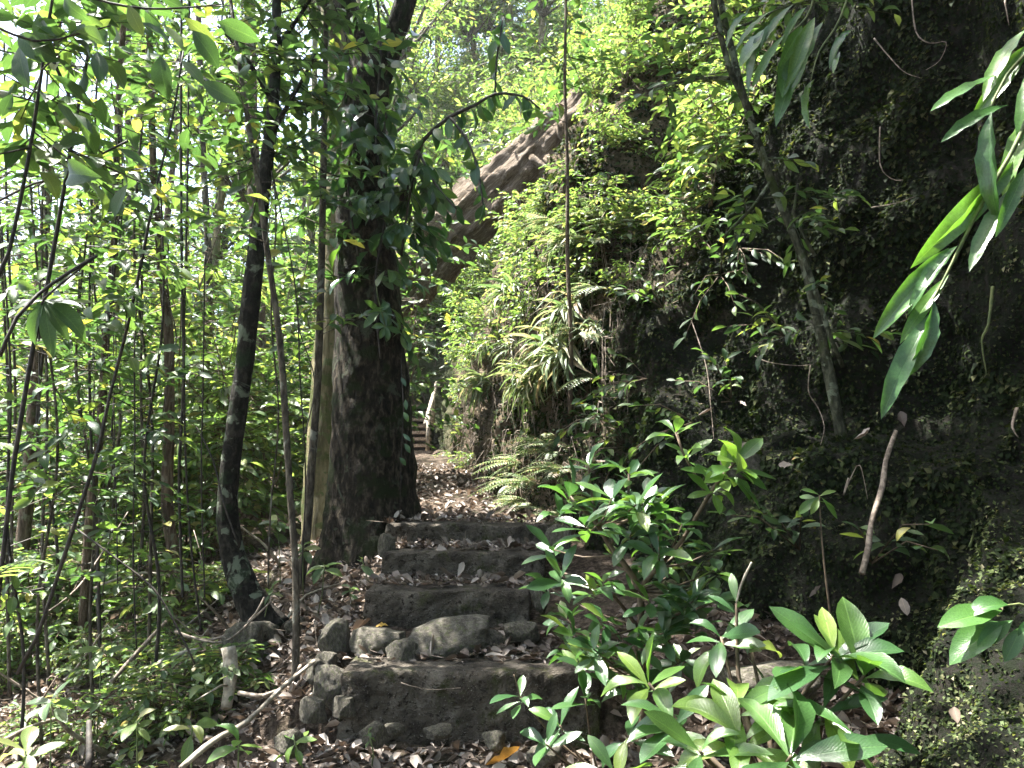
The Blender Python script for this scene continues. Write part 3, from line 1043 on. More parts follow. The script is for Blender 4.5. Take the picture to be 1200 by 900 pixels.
def near_trees():
    # the big dark trunk, forked above
    tree("rainforest_tree", "thick dark mossy trunk standing at the end of the upper steps, hung with climbers", "tree",
         [(438, 690, 5.25, 140), (437, 640, 5.25, 112), (436, 580, 5.25, 96), (436, 480, 5.25, 88), (435, 400, 5.25, 82), (430, 300, 5.25, 74), (426, 220, 5.25, 60), (428, 150, 5.25, 54), (433, 90, 5.25, 56)],
         'bark_big', 26, .045, .07, radial=big_lobes, seed=1, limit=0,
         limbs=[[(434, 100, 5.25, 50), (418, 40, 5.3, 30), (392, -30, 5.3, 26), (350, -150, 5.4, 22), (300, -400, 5.8, 16)], [(436, 100, 5.25, 46), (462, 40, 5.2, 28), (484, -30, 5.2, 26), (520, -170, 5.5, 22), (560, -400, 6.2, 18)]],
         leaves=dict(count=0, span=(.8, 1), len=.5, n=8, size=.12, limb=26),
         extra_crown=lambda L, r, tw: (blob_crown((-.2, 3.9, 7.4), (1.6, .6, .6), 12, 22, .13)(L, r, tw), blob_crown((-1.9, 4.6, 7.0), (1.4, 1.0, .6), 11, 20, .13)(L, r, tw)))  # out-of-view crown masses placed to shade the wall and steps
    tree("rainforest_tree", "pale moss stained trunk in sunlight close behind the big dark trunk", "tree",
         [(381, 640, 6.1, 56), (382, 560, 6.1, 50), (386, 450, 6.1, 44), (393, 330, 6.1, 38), (396, 200, 6.1, 34), (392, 60, 6.1, 30), (380, -150, 6.2, 26)],
         'bark_pale', 14, .08, .10, seed=2, limit=40, leaves=dict(count=14, span=(.6, 1), len=.6, n=8, size=.12, limb=6))
    # the curved dark tree
    tree("curved_tree", "slender blackish lichen spotted trunk curving up from rocks at its foot", "tree",
         [(318, 742, 4.3, 50.5), (298, 712, 4.3, 34.8), (276, 660, 4.3, 28.7), (267, 610, 4.3, 24.4), (268, 560, 4.3, 22.6), (276, 500, 4.3, 21.8), (286, 430, 4.3, 20.9), (293, 360, 4.3, 21.8), (301, 290, 4.3, 20.9), (308, 225, 4.3, 17.4), (316, 160, 4.3, 15.7), (322, 100, 4.3, 13.1), (324, 20, 4.3, 11.3), (322, -90, 4.4, 9.6)],
         'bark_dark', 14, .05, .10, seed=3, limit=170,
         limbs=[[(316, 160, 4.3, 8), (345, 110, 4.2, 5), (372, 60, 4.1, 3)], [(320, 120, 4.3, 8), (290, 70, 4.2, 5), (255, 30, 4.1, 3)], [(322, 60, 4.3, 7), (350, 20, 4.4, 5), (390, -40, 4.4, 3)]],
         leaves=dict(count=44, span=(.62, 1), len=.5, n=8, size=.11, limb=14),
         extra_crown=blob_crown((-1.7, 4.6, 5.0), (1.0, .8, .5), 5, 12, .12, .5))
    spec = [
        ("thin grey brown sapling rising beside the broken step end and leaning away at the top", [(345, 828, 3.6, 11), (347, 760, 3.6, 9), (346, 660, 3.6, 8), (340, 580, 3.6, 8), (335, 500, 3.6, 8), (328, 400, 3.6, 8), (314, 300, 3.6, 7), (303, 217, 3.6, 7), (290, 140, 3.6, 6), (277, 50, 3.6, 5), (262, -60, 3.7, 4)], 'bark_grey', dict(count=22, span=(.55, 1), len=.4, n=7, size=.10), 1),
        ("straight slim dark sapling between the curved trunk and the pale mossy trunk", [(350, 700, 4.7, 11), (360, 620, 4.7, 10), (364, 560, 4.7, 10), (372, 450, 4.7, 9), (376, 330, 4.7, 9), (379, 200, 4.7, 8), (381, 70, 4.7, 7), (384, -70, 4.7, 5)], 'bark_grey', dict(count=26, span=(.35, 1), len=.45, n=7, size=.11), 2),
        ("reddish brown trunk with swollen leaning foot among sunlit undergrowth", [(232, 748, 5.3, 26), (218, 705, 5.3, 20), (204, 650, 5.3, 15), (196, 593, 5.3, 14), (198, 500, 5.3, 13), (198, 400, 5.3, 12), (190, 317, 5.3, 11), (180, 200, 5.3, 9), (176, 60, 5.3, 8), (170, -80, 5.4, 6)], 'bark_brown', dict(count=26, span=(.5, 1), len=.5, n=8, size=.11), 3),
        ("short leaning brown trunk rising from ferny litter at the slope edge", [(96, 780, 4.9, 12), (98, 720, 4.9, 11), (101, 660, 4.9, 10), (107, 583, 4.9, 10), (118, 500, 4.9, 10), (124, 400, 4.9, 9), (134, 280, 4.9, 8), (138, 140, 4.9, 8), (146, 0, 4.9, 7), (150, -90, 5, 6)], 'bark_brown', dict(count=26, span=(.45, 1), len=.5, n=8, size=.11), 4),
        ("pale brown trunk at the edge of the view behind dark stems", [(10, 770, 5.6, 20), (20, 690, 5.6, 17), (32, 583, 5.6, 15), (42, 433, 5.6, 13), (50, 300, 5.6, 12), (62, 150, 5.6, 10), (70, -20, 5.6, 8)], 'bark_brown', dict(count=22, span=(.5, 1), len=.5, n=8, size=.11), 5),
        ("thin dark stem sloping steeply up past a whorl of long leaves", [(-2, 700, 2.9, 5.2), (13, 567, 2.9, 5.2), (22, 507, 2.9, 5.2), (40, 400, 2.9, 5.2), (52, 350, 2.9, 5.2), (62, 297, 2.9, 5.2), (72, 240, 2.9, 4.5), (90, 133, 2.9, 4.5), (110, 27, 2.9, 3.8), (120, -60, 2.9, 3.0)], 'stem_dark', dict(count=16, span=(.62, 1), len=.35, n=6, size=.125), 6),
        ("wiry dark stem crossing in front of the undergrowth at a steep slant", [(20, 790, 3.4, 4.5), (43, 747, 3.4, 4.5), (67, 677, 3.4, 4.5), (92, 600, 3.4, 4.5), (115, 527, 3.4, 4.5), (128, 467, 3.4, 3.8), (150, 380, 3.4, 3.8), (165, 310, 3.4, 3.8), (183, 220, 3.4, 3.0), (200, 150, 3.4, 3.0), (215, 60, 3.4, 2.2)], 'stem_dark', dict(count=14, span=(.5, 1), len=.35, n=6, size=.11), 7),
        ("thin dark sapling at the upper corner with broad hanging leaves", [(-30, 420, 2.5, 5.2), (-5, 330, 2.5, 5.2), (10, 297, 2.5, 4.5), (33, 187, 2.5, 4.5), (48, 90, 2.5, 3.8), (58, 20, 2.5, 3.8), (70, -50, 2.5, 3.0)], 'stem_dark', dict(count=14, span=(.5, 1), len=.3, n=6, size=.13), 8),
        ("slender pole of a sapling standing alone before the sunlit bank", [(668, 485, 5.4, 5.6), (669, 400, 5.4, 5.2), (665, 300, 5.4, 4.8), (665, 200, 5.4, 4.4), (662, 100, 5.4, 4.0), (663, 0, 5.4, 3.2), (660, -90, 5.4, 3.2)], 'bark_brown', dict(count=18, span=(.55, 1), len=.5, n=7, size=.11), 9),
        ("pale thin trunk behind the dark stems, straight as a pole", [(132, 640, 7.0, 9), (136, 450, 7.0, 9), (136, 297, 7.0, 8), (140, 150, 7.0, 8), (143, 20, 7.0, 7), (146, -100, 7.0, 6)], 'bark_pale', dict(count=20, span=(.4, 1), len=.6, n=8, size=.12), 10),
        ("slim trunk seen between the curved tree and the brown one, far back in the shade", [(243, 620, 8.0, 10), (240, 480, 8.0, 9), (245, 330, 8.0, 9), (238, 180, 8.0, 8), (232, 0, 8.0, 7)], 'bark_grey', dict(count=24, span=(.4, 1), len=.7, n=8, size=.13), 11),
    ]
    for lab, pts, mat, lv, sd in spec:
        lv['count'] = int(lv['count'] * 1.8)
        tree("sapling", lab, "sapling", pts, mat, 8, .09, .08, lv, seed=20 + sd, limit=90, minpx=11)
    r = np.random.default_rng(9)
    where = ("at the edge of the view", "by the pale brown trunk", "beside the short leaning brown trunk", "beside the reddish brown trunk", "just before the curved trunk", "between the curved and pale trunks")
    look = ("wispy leafy sapling", "thin sapling with drooping leaves", "spindly young tree with scattered leaves")
    for k in range(12):
        w = (0, 1, 2, 3)[k % 4]
        px, Y = (12, 62, 115, 168, 226, 350)[w] + r.uniform(-13, 13), (3.7, 4.4, 5.0)[k // 4] + r.uniform(-.25, .25)
        lean = r.normal(0, 12)
        g = at(px, 640, Y)
        z = float(ground_z(g[0], Y))
        pb = 565 - (z - 1.15) / Y * 900
        top = r.uniform(40, 330)
        pts = [(px, pb, Y, 4.5), (px + lean * .2 + r.normal(0, 9), pb * .78 + top * .22, Y, 4), (px + lean * .4 + r.normal(0, 11), pb * .55 + top * .45, Y, 3.5), (px + lean * .7 + r.normal(0, 11), pb * .28 + top * .72, Y, 3), (px + lean, top, Y, 2.5)]
        tree("young_tree", f"{look[k // 4]} {where[w]}", "sapling", pts, 'bark_grey' if k % 3 else 'stem_dark', 6, .1, .06, dict(count=int(r.uniform(18, 30)), span=(.3, 1), len=.42, n=7, size=.095), seed=300 + k, limit=45, minpx=14)
    # leaning tree in front of the dark wall
    tree("leaning_tree", "thin mossy tree leaning over from the ledge in front of the dark wall", "tree",
         [(986, 512, 3.75, 13.3), (972, 440, 3.75, 13.3), (955, 360, 3.75, 12.6), (940, 300, 3.75, 11.1), (925, 262, 3.72, 10.4), (905, 215, 3.7, 9.6), (888, 165, 3.65, 8.9), (872, 115, 3.6, 8.9), (858, 60, 3.6, 8.1), (846, 10, 3.6, 7.4), (836, -50, 3.6, 6.7)],
         'bark_lean', 10, .05, .12, seed=40, limit=150, lkind='lanc',
         limbs=[[(928, 270, 3.72, 8), (945, 310, 3.66, 7), (962, 360, 3.66, 7), (975, 400, 3.66, 6), (988, 430, 3.7, 6)], [(880, 130, 3.62, 9), (858, 88, 3.58, 8), (842, 30, 3.55, 8), (830, -40, 3.5, 7)],
                [(866, 92, 3.6, 5), (820, 92, 3.7, 4), (760, 105, 3.9, 3)], [(905, 210, 3.7, 5), (880, 245, 3.6, 4), (850, 275, 3.5, 3)], [(955, 300, 3.7, 5), (930, 250, 3.7, 4), (935, 215, 3.7, 3)], [(862, 35, 3.6, 4), (910, 12, 3.5, 3), (950, 0, 3.4, 2)]],
         leaves=dict(count=9, span=(.45, 1), len=.32, n=6, size=.10, limb=8))


near_trees()


# ------------------------------------------------------------------ climber leaves round the big trunk and the hanging branch
def climbers():
    r = np.random.default_rng(11)
    P0 = at(440, 330, 4.95)
    root = thing("climbing_vine", P0, "leafy climber clothing the upper part of the big dark trunk with drooping leaves", "climber")
    L = Leaves()
    tubes = []
    paths = [[(446, 420, 4.93, 3), (440, 330, 4.95, 3), (452, 240, 5.0, 3), (440, 160, 5.02, 3), (446, 60, 5.0, 3), (440, -20, 5.0, 3)],
             [(420, 300, 4.95, 3), (408, 220, 5.0, 3), (415, 130, 5.0, 3), (405, 40, 5.0, 3)],
             [(470, 300, 4.95, 3), (480, 230, 4.9, 3), (492, 180, 4.85, 3)]]
    for pt in paths:
        P, w = pxpath(pt)
        tubes.append(tube(P, w, 5, .06))
        crown_sprays(L, smooth_path(P, w, .05)[0], r, 26, (.1, 1), .30, 6, .155, up=.0, spread=1.0, twigs=tubes, tr=.003, droop=.9, sag=.5)
    mesh_part("stem", join(tubes), 'stem_dark', root)
    fr = L.get()
    fr[1][:, 1] -= .15                        # lean away from the bark
    hang_leaves(root, (fr[0], norm(fr[1]), fr[2], fr[3]), 'ellip', 'climber_leaf', 'ellip', 300)
    root = thing("hanging_branch", at(490, 177, 4.9), "arching branch with rows of big drooping leaves beside the big dark trunk", "branch")
    L = Leaves()
    tubes = []
    for pt in ([(470, 235, 4.95, 7), (490, 177, 4.9, 6), (500, 160, 4.85, 5), (527, 137, 4.8, 5), (557, 123, 4.75, 4), (580, 110, 4.7, 4), (613, 113, 4.65, 3), (633, 128, 4.6, 2)],
               [(527, 137, 4.8, 4), (548, 165, 4.7, 3), (560, 200, 4.65, 3), (566, 240, 4.6, 2)],
               [(490, 177, 4.9, 4), (510, 215, 4.7, 3), (535, 245, 4.6, 2)],
               [(580, 110, 4.7, 3), (582, 70, 4.7, 3), (590, 20, 4.7, 2)]):
        P, w = pxpath(pt)
        tubes.append(tube(P, w, 5, .05))
        Q = smooth_path(P, w, .02)[0]
        idx = np.linspace(len(Q) * .12, len(Q) - 1, max(9, int(len(Q) / 2.6))).astype(int)
        k = len(idx)
        d = r.normal(0, .45, (k, 3))
        d[:, 2] -= 1.0
        nn = r.normal(0, .6, (k, 3)) + np.array((0, -.8, .5))
        L.add(Q[idx], d, nn, .155 * r.uniform(.7, 1.2, k))
    mesh_part("branch_stem", join(tubes), 'stem_dark', root)
    hang_leaves(root, L.get(), 'ellip', 'climber_leaf', 'ellip', 300)
    # small ivy-like sprig with pale undersides half way up
    root = thing("climbing_sprig", at(440, 370, 4.85), "small sprig of leaves clinging half way up the big dark trunk", "climber")
    L = Leaves()
    whorl(L, at(445, 365, 4.85), (.1, -.8, .3), 7, .14, r, .2, .3, droop=.5)
    whorl(L, at(452, 382, 4.83), (.4, -.8, .1), 6, .13, r, .2, .3, droop=.6)
    V, F = tube([at(440, 330, 4.93), at(443, 350, 4.86), at(452, 384, 4.83)], .004, 5)
    mesh_part("stem", (V, F), 'stem_green', root)
    hang_leaves(root, L.get(), 'ellip', 'climber_leaf', 'ellip', 300)
    # small round leaves up the trunk edge
    for k, (px, py) in enumerate(((470, 442), (473, 488), (474, 517), (468, 536), (476, 470))):
        root_l = []
    root = thing("creeping_vine", at(470, 540, 4.88), "creeper with a few small heart shaped leaves up the trunk edge", "climber")
    L = Leaves()
    for px, py in ((470, 442), (473, 483), (472, 508), (468, 536), (475, 468), (474, 520)):
        L.add(at(px, py, 4.85), (r.normal(.2, .3), -.4, -.8), (.2, -1, .3), .075)
    mesh_part("stem", tube([at(468, 620, 4.93), at(470, 540, 4.88), at(473, 480, 4.87), at(470, 420, 4.88)], .003, 5), 'stem_dark', root)
    hang_leaves(root, L.get(), 'ellip', 'climber_leaf')


climbers()


# ------------------------------------------------------------------ the fallen dead trunk across the path
def dead_log():
    pts = [(425, 372, 9.3, 60), (500, 308, 9.2, 66), (545, 262, 9.1, 66), (590, 222, 9.0, 64), (635, 178, 8.9, 60), (672, 140, 8.8, 52), (700, 105, 8.7, 42), (716, 84, 8.62, 18)]
    P, rr = pxpath(pts)
    root = thing("fallen_tree", P[0], "rotting brown fallen trunk propped slantwise across the path against the bank", "dead tree")
    def radial(t, th):
        return 1 + .10 * np.cos(th * 3 + t * 5) + .07 * np.cos(th * 7 - t * 9) + .05 * np.cos(th * 13 + t * 17) + .035 * np.sin(th * 21 + t * 31)
    V, F = tube(P, rr, 64, .035, .22, 4.0, radial)
    ax = norm(P[-1] - P[0])
    # grain runs along the trunk: keep the mesh in a frame whose Z is the trunk axis
    z = Vector(ax)
    q = z.to_track_quat('Z', 'Y')
    m = np.array(q.to_matrix())
    root.rotation_mode = 'QUATERNION'
    root.rotation_quaternion = q
    link("trunk", mk_mesh("trunk", (V - P[0]) @ m, F, MAT['log']), root)
    r = np.random.default_rng(17)
    for k in range(5):
        i = r.integers(2, 6)
        s = P[i] + np.array((r.uniform(-.2, .2), -.3, -.2))
        e = s + np.array((r.uniform(.1, .5), r.uniform(-.3, .1), r.uniform(-.35, -.05)))
        v, f = tube([s, (s + e) / 2 + r.normal(0, .04, 3), e], [.05, .035, .01], 6, .08, .2)
        link("splinter", mk_mesh("splinter", (v - P[0]) @ m, f, MAT['log']), root)
    # dry leaves lodged on its upper side
    ms = leaf_meshes('dry', 'dry_leaf')
    for k in range(34):
        t = r.uniform(.32, .72)
        i = t * (len(P) - 1)
        c = np.array([np.interp(i, np.arange(len(P)), P[:, j]) for j in range(3)])
        rad = np.interp(i, np.arange(len(P)), rr)
        up = norm(np.cross(ax, (0, -1, 0)))
        up = up if up[2] > 0 else -up
        th = r.uniform(-.7, .8)
        nrm = up * math.cos(th) + np.array((0, -1, 0)) * math.sin(th)
        o = link("dry_leaf", ms[k % len(ms)], None, c + nrm * rad * 1.08)
        o.rotation_euler = (r.uniform(-.7, .7), r.uniform(-.7, .7), r.uniform(0, 6.28))
        s = r.uniform(.09, .15)
        o.scale = (s, s, s)
        tag(o, "dry curled leaf lodged on top of the rotting fallen trunk", "leaf", "dry leaves on the fallen trunk")


dead_log()


# ------------------------------------------------------------------ far flight of steps with its handrail
def far_stairs():
    Y0 = 13.6
    base = at(470, 532, Y0)
    root = thing("stairway", base, "far flight of weathered steps with a pale handrail beyond the big dark trunk", "stairs")
    def box(c, h):
        s = np.array([(x, y, z) for x in (-1, 1) for y in (-1, 1) for z in (-1, 1)], float) * np.array(h) + np.array(c)
        q = [(0, 1, 3, 2), (4, 6, 7, 5), (0, 4, 5, 1), (2, 3, 7, 6), (0, 2, 6, 4), (1, 5, 7, 3)]
        return s, np.array([t for a, b, c_, d in q for t in ((a, b, c_), (a, c_, d))])
    for k in range(8):
        p = at(488, 530 - k * 7.6, Y0 + k * .26)
        v, f = box(p - np.array((.25, 0, 0)), (.52, .14, .028))
        link("stair_tread", mk_mesh("stair_tread", v - base, f, MAT['twig'], smooth=False), root)
        v, f = box(p + np.array((-.25, .13, -.06)), (.50, .015, .03))
        link("gap_shade", mk_mesh("gap_shade", v - base, f, MAT['stem_dark'], smooth=False), root)  # dark board painted as the shaded gap beneath each tread
    for px, py0, py1, dy in ((501, 528, 486, 0), (507, 500, 455, 1.1)):
        a, b = at(px, py0, Y0 + dy - .1), at(px + 1, py1, Y0 + dy - .1)
        v, f = tube([a, b], .035, 8)
        link("rail_post", mk_mesh("rail_post", v - base, f, MAT['root_pale']), root)
    a, b = at(498, 498, Y0 - .1), at(512, 448, Y0 + 1.9)
    v, f = tube([a, b], .04, 8)
    link("handrail", mk_mesh("handrail", v - base, f, MAT['root_pale']), root)


far_stairs()


# ------------------------------------------------------------------ the glossy shrub beside the steps
def right_shrubs():
    r = np.random.default_rng(21)
    # 1. tall shrub
    root = thing("shrub", at(752, 872, 2.95), "bushy glossy leaved shrub beside the steps with bright young tips", "shrub")
    L, B = Leaves(), Leaves()
    stems = []
    def stem(pts):
        P, w = pxpath(pts)
        stems.append(tube(P, w, 6, .04))
    stem([(752, 880, 2.95, 10), (753, 800, 2.95, 9), (751, 740, 2.95, 8), (748, 688, 2.95, 8), (715, 640, 2.95, 6), (695, 608, 2.95, 5), (668, 582, 2.95, 4)])
    stem([(748, 690, 2.95, 7), (772, 664, 2.92, 6), (800, 632, 2.88, 5), (828, 585, 2.85, 5), (846, 558, 2.82, 4), (862, 542, 2.8, 3)])
    stem([(828, 580, 2.85, 4), (812, 552, 2.85, 3), (800, 530, 2.85, 3), (792, 506, 2.85, 3)])
    stem([(700, 615, 2.95, 4), (692, 570, 2.95, 3), (690, 545, 2.95, 3)])
    stem([(715, 640, 2.95, 4), (735, 590, 2.95, 3), (737, 555, 2.95, 3)])
    stem([(752, 760, 2.95, 5), (770, 740, 2.85, 4), (800, 715, 2.75, 3)])
    stem([(751, 740, 2.95, 5), (720, 700, 2.9, 4), (690, 680, 2.85, 3), (660, 672, 2.85, 3)])
    for c, n, s, ax in (((792, 505, 2.85), 6, .125, (.1, -.3, .9)), ((862, 542, 2.8), 9, .155, (.3, -.4, .75)), ((850, 556, 2.8), 6, .15, (.1, -.5, .7)), ((806, 533, 2.85), 6, .14, (-.2, -.4, .8)), ((868, 552, 2.76), 6, .15, (.5, -.5, .4)), ((838, 575, 2.8), 6, .14, (.2, -.6, .5))):
        whorl(B, at(*c), ax, n, s, r, .35, .3)
    for c, n, s in (((690, 545, 2.95), 7, .12), ((737, 555, 2.95), 7, .12), ((668, 580, 2.95), 8, .14), ((699, 592, 2.95), 7, .125), ((741, 596, 2.9), 7, .12), ((655, 600, 2.9), 6, .12)):
        whorl(L, at(*c), (r.normal(0, .25), -.25, .9), n, s, r, .35, .3)
    ends = []
    hubs = [at(752, 790, 2.95), at(751, 735, 2.95), at(748, 692, 2.95), at(722, 650, 2.95), at(772, 664, 2.92), at(700, 615, 2.95)]
    for k in range(56):
        th, q = r.uniform(0, 6.28), math.sqrt(r.random())
        px, py = 742 + 105 * q * math.cos(th), 690 + 118 * q * math.sin(th)
        Y = 2.95 + r.uniform(-.32, .28)
        c = at(px, py, Y)
        h = min(hubs, key=lambda hh: np.linalg.norm(hh - c) + (0.4 if hh[2] > c[2] else 0))
        m = (h + c) / 2 - np.array((0, 0, .02))
        stems.append(tube([h, m, c], [.005, .004, .0025], 5, .05))
        whorl(L, c, (r.normal(0, .3), -.25 + r.normal(0, .2), .9), 7, .125, r, .25, .3)
    mesh_part("stem", join(stems), 'stem_brown', root)
    hang_leaves(root, L.get(), 'obov', 'shrub_leaf', limit=300, every=True)
    hang_leaves(root, B.get(), 'obov', 'bright_leaf', limit=60, every=True)
    # 2. large-leaved plant low down
    root = thing("broadleaf_plant", at(905, 925, 2.1), "low plant with whorls of very long glossy leaves in front of the mossy rocks", "plant")
    L, B = Leaves(), Leaves()
    stems = []
    base = at(905, 930, 2.15)
    for c, n, s, ax, dst, el in (
            ((863, 707, 2.35), 3, .12, (.05, -.1, 1), L, .7), ((845, 746, 2.35), 7, .155, (-.1, -.3, .9), L, .25), ((880, 760, 2.35), 5, .14, (.3, -.3, .8), L, .2),
            ((977, 768, 2.1), 9, .215, (.1, -.3, .9), L, .35), ((1013, 792, 2.05), 7, .21, (.25, -.3, .85), L, .3), ((945, 780, 2.15), 5, .19, (-.2, -.3, .9), L, .2),
            ((864, 828, 2.1), 7, .17, (-.1, -.35, .85), B, .3), ((870, 868, 2.0), 7, .19, (0, -.4, .85), B, .25), ((1003, 862, 1.95), 6, .19, (.2, -.5, .7), L, .1),
            ((927, 886, 1.9), 7, .20, (.1, -.5, .8), L, .2), ((820, 880, 2.0), 6, .17, (-.3, -.4, .8), L, .2), ((760, 800, 2.4), 6, .16, (-.2, -.3, .9), B, .3), ((790, 850, 2.25), 7, .16, (-.1, -.4, .8), L, .25), ((735, 862, 2.35), 6, .15, (-.3, -.4, .8), L, .2), ((720, 905, 2.1), 6, .16, (-.2, -.4, .8), B, .2), ((965, 830, 2.05), 6, .18, (0, -.5, .8), L, .1)):
        p = at(*c)
        m = (base * .45 + p * .55) + np.array((r.normal(0, .03), .04, -.04))
        stems.append(tube([base + r.normal(0, .02, 3), m, p], [.009, .007, .004], 6, .05))
        whorl(dst, p, ax, n, s, r, el, .25)
    mesh_part("stem", join(stems), 'stem_brown', root)
    p = at(863, 706, 2.35)
    q = at(881, 659, 2.33)
    mesh_part("flower_spike", tube([p, (p + q) / 2 + np.array((-.004, 0, .004)), q], [.003, .004, .003], 6, .01, .4, 90), 'root_pale', root)
    hang_leaves(root, L.get(), 'obov', 'shrub_leaf', limit=200, every=True)
    hang_leaves(root, B.get(), 'obov', 'bright_leaf', limit=100, every=True)
    # 3. sprigs in front of the lowest step
    root = thing("sprig", at(700, 905, 2.85), "small glossy sprig reaching across the face of the lowest step", "plant")
    L = Leaves()
    stems = []
    b = at(700, 905, 2.85)
    for c, n, s, ax in (((609, 816, 2.8), 6, .125, (-.15, -.2, .95)), ((686, 818, 2.8), 5, .13, (0, -.2, .95)), ((656, 850, 2.78), 6, .13, (-.2, -.4, .8)), ((640, 872, 2.7), 4, .13, (-.2, -.5, .5))):
        p = at(*c)
        stems.append(tube([b, (b * .5 + p * .5) + np.array((0, .02, -.03)), p], [.005, .004, .003], 5, .04))
        whorl(L, p, ax, n, s, r, .35, .25)
    stems.append(tube([at(609, 816, 2.8), at(606, 803, 2.8), at(602, 790, 2.8)], [.002, .003, .001], 5, .01))
    mesh_part("stem", join(stems), 'stem_brown', root)
    hang_leaves(root, L.get(), 'obov', 'shrub_leaf', every=True)
    # 4. seedling with bright leaves on the dark bank
    root = thing("seedling", at(972, 722, 2.9), "lone bright seedling on a thin bare stem against the dark bank", "plant")
    L = Leaves()
    whorl(L, at(960, 580, 2.9), (0, -.3, .9), 6, .085, r, .1, .25)
    L.add(at(960, 582, 2.9), (-.8, -.1, -.5), (-.2, -.9, .5), .11)
    L.add(at(962, 582, 2.9), (.5, -.2, -.7), (.2, -.9, .5), .10)
    mesh_part("stem", tube([at(975, 735, 2.9), at(968, 680, 2.9), at(963, 630, 2.9), at(960, 580, 2.9)], [.005, .004, .003, .002], 6, .05), 'stem_brown', root)
    hang_leaves(root, L.get(), 'obov', 'bright_leaf', every=True)
    # 5. leaf fan from the edge at the mossy mound
    root = thing("broadleaf_plant", at(1225, 745, 1.95), "fan of crinkled leaves pushing in over the mossy bank foot from the bank", "plant")
    L = Leaves()
    c = at(1208, 712, 1.95)
    for px, py in ((1120, 722), (1126, 757), (1160, 745), (1150, 705), (1185, 760), (1200, 742)):
        e = at(px, py, 1.92)
        L.add(c * .55 + e * .45 if px > 1140 else c * .62 + e * .38, e - c, (.1, -.6, .9), np.linalg.norm(e - c) * .85)
    mesh_part("stem", tube([at(1230, 770, 1.95), c, at(1165, 712, 1.93)], [.005, .004, .002], 6, .03), 'stem_green', root)
    hang_leaves(root, L.get(), 'ellip', 'ginger_leaf', every=True)
    # 6. hanging long-leaved shoot
    root = thing("ginger_shoot", at(1240, 40, 1.9), "arching shoot of very long drooping leaves hanging in front of the dark wall", "plant")
    L = Leaves()
    for b, t, dy in (((1204, 33), (1143, 95), 0), ((1204, 52), (1152, 122), .03), ((1176, 86), (1092, 114), -.02), ((1182, 123), (1108, 144), 0), ((1162, 131), (1146, 249), -.03), ((1192, 214), (1130, 302), 0), ((1200, 183), (1086, 294), .03), ((1122, 288), (1060, 346), -.03),
                     ((1176, 190), (1118, 280), .02), ((1206, 190), (1172, 262), -.04), ((1112, 290), (1030, 380), 0), ((1112, 322), (1056, 390), .02), ((1096, 362), (1026, 472), -.02), ((1094, 350), (1087, 440), -.05), ((1212, 70), (1190, 160), .05), ((1215, 120), (1165, 215), .04)):
        p, q = at(b[0], b[1], 1.9 + dy), at(t[0], t[1], 1.85 + dy)
        L.add(p, q - p, (-.3 + r.normal(0, .7), -.75, .5 + r.normal(0, .5)), np.linalg.norm(q - p) * 1.06)
    mesh_part("stem", join([tube([at(1250, 20, 1.95), at(1215, 110, 1.92), at(1190, 170, 1.9), at(1150, 240, 1.9), at(1115, 310, 1.9), at(1090, 358, 1.9)], [.008, .007, .006, .005, .004, .002], 6, .04),
                            tube([at(1260, 0, 1.95), at(1225, 40, 1.92), at(1180, 88, 1.9), at(1160, 130, 1.9)], [.006, .005, .004, .003], 6, .04)]), 'stem_green', root)
    hang_leaves(root, L.get(), 'long', 'ginger_leaf', every=True)
    # 7. long leaves of a bamboo-like plant near the top, by the leaning tree
    root = thing("ginger_shoot", at(955, -60, 3.3), "spray of long narrow leaves slanting down beside the top of the leaning tree", "plant")
    L = Leaves()
    for b, t in (((905, 12), (860, 45)), ((920, 20), (862, 70)), ((905, 30), (868, 60)), ((930, 5), (890, 40)), ((945, 8), (915, 40)), ((940, 30), (922, 60)), ((955, 20), (928, 75)), ((998, 35), (972, 54)), ((925, 60), (918, 92)), ((965, 25), (905, 110)), ((955, 92), (932, 130)), ((985, 60), (975, 78)), ((920, 40), (880, 90)), ((880, 15), (850, 30)), ((940, 70), (920, 100))):
        p, q = at(*b, 3.3 + r.normal(0, .1)), at(*t, 3.2)
        L.add(p, q - p, (-.4 + r.normal(0, .4), -.7, .6 + r.normal(0, .3)), np.linalg.norm(q - p) * 1.15)
    mesh_part("stem", join([tube([at(960, -60, 3.4), at(950, 10, 3.3), at(925, 40, 3.25)], [.006, .005, .003], 5, .05), tube([at(1010, -60, 3.4), at(985, 20, 3.3), at(960, 60, 3.25), at(950, 95, 3.2)], [.006, .005, .004, .002], 5, .05)]), 'stem_green', root)
    hang_leaves(root, L.get(), 'long', 'ginger_leaf', every=True)


right_shrubs()


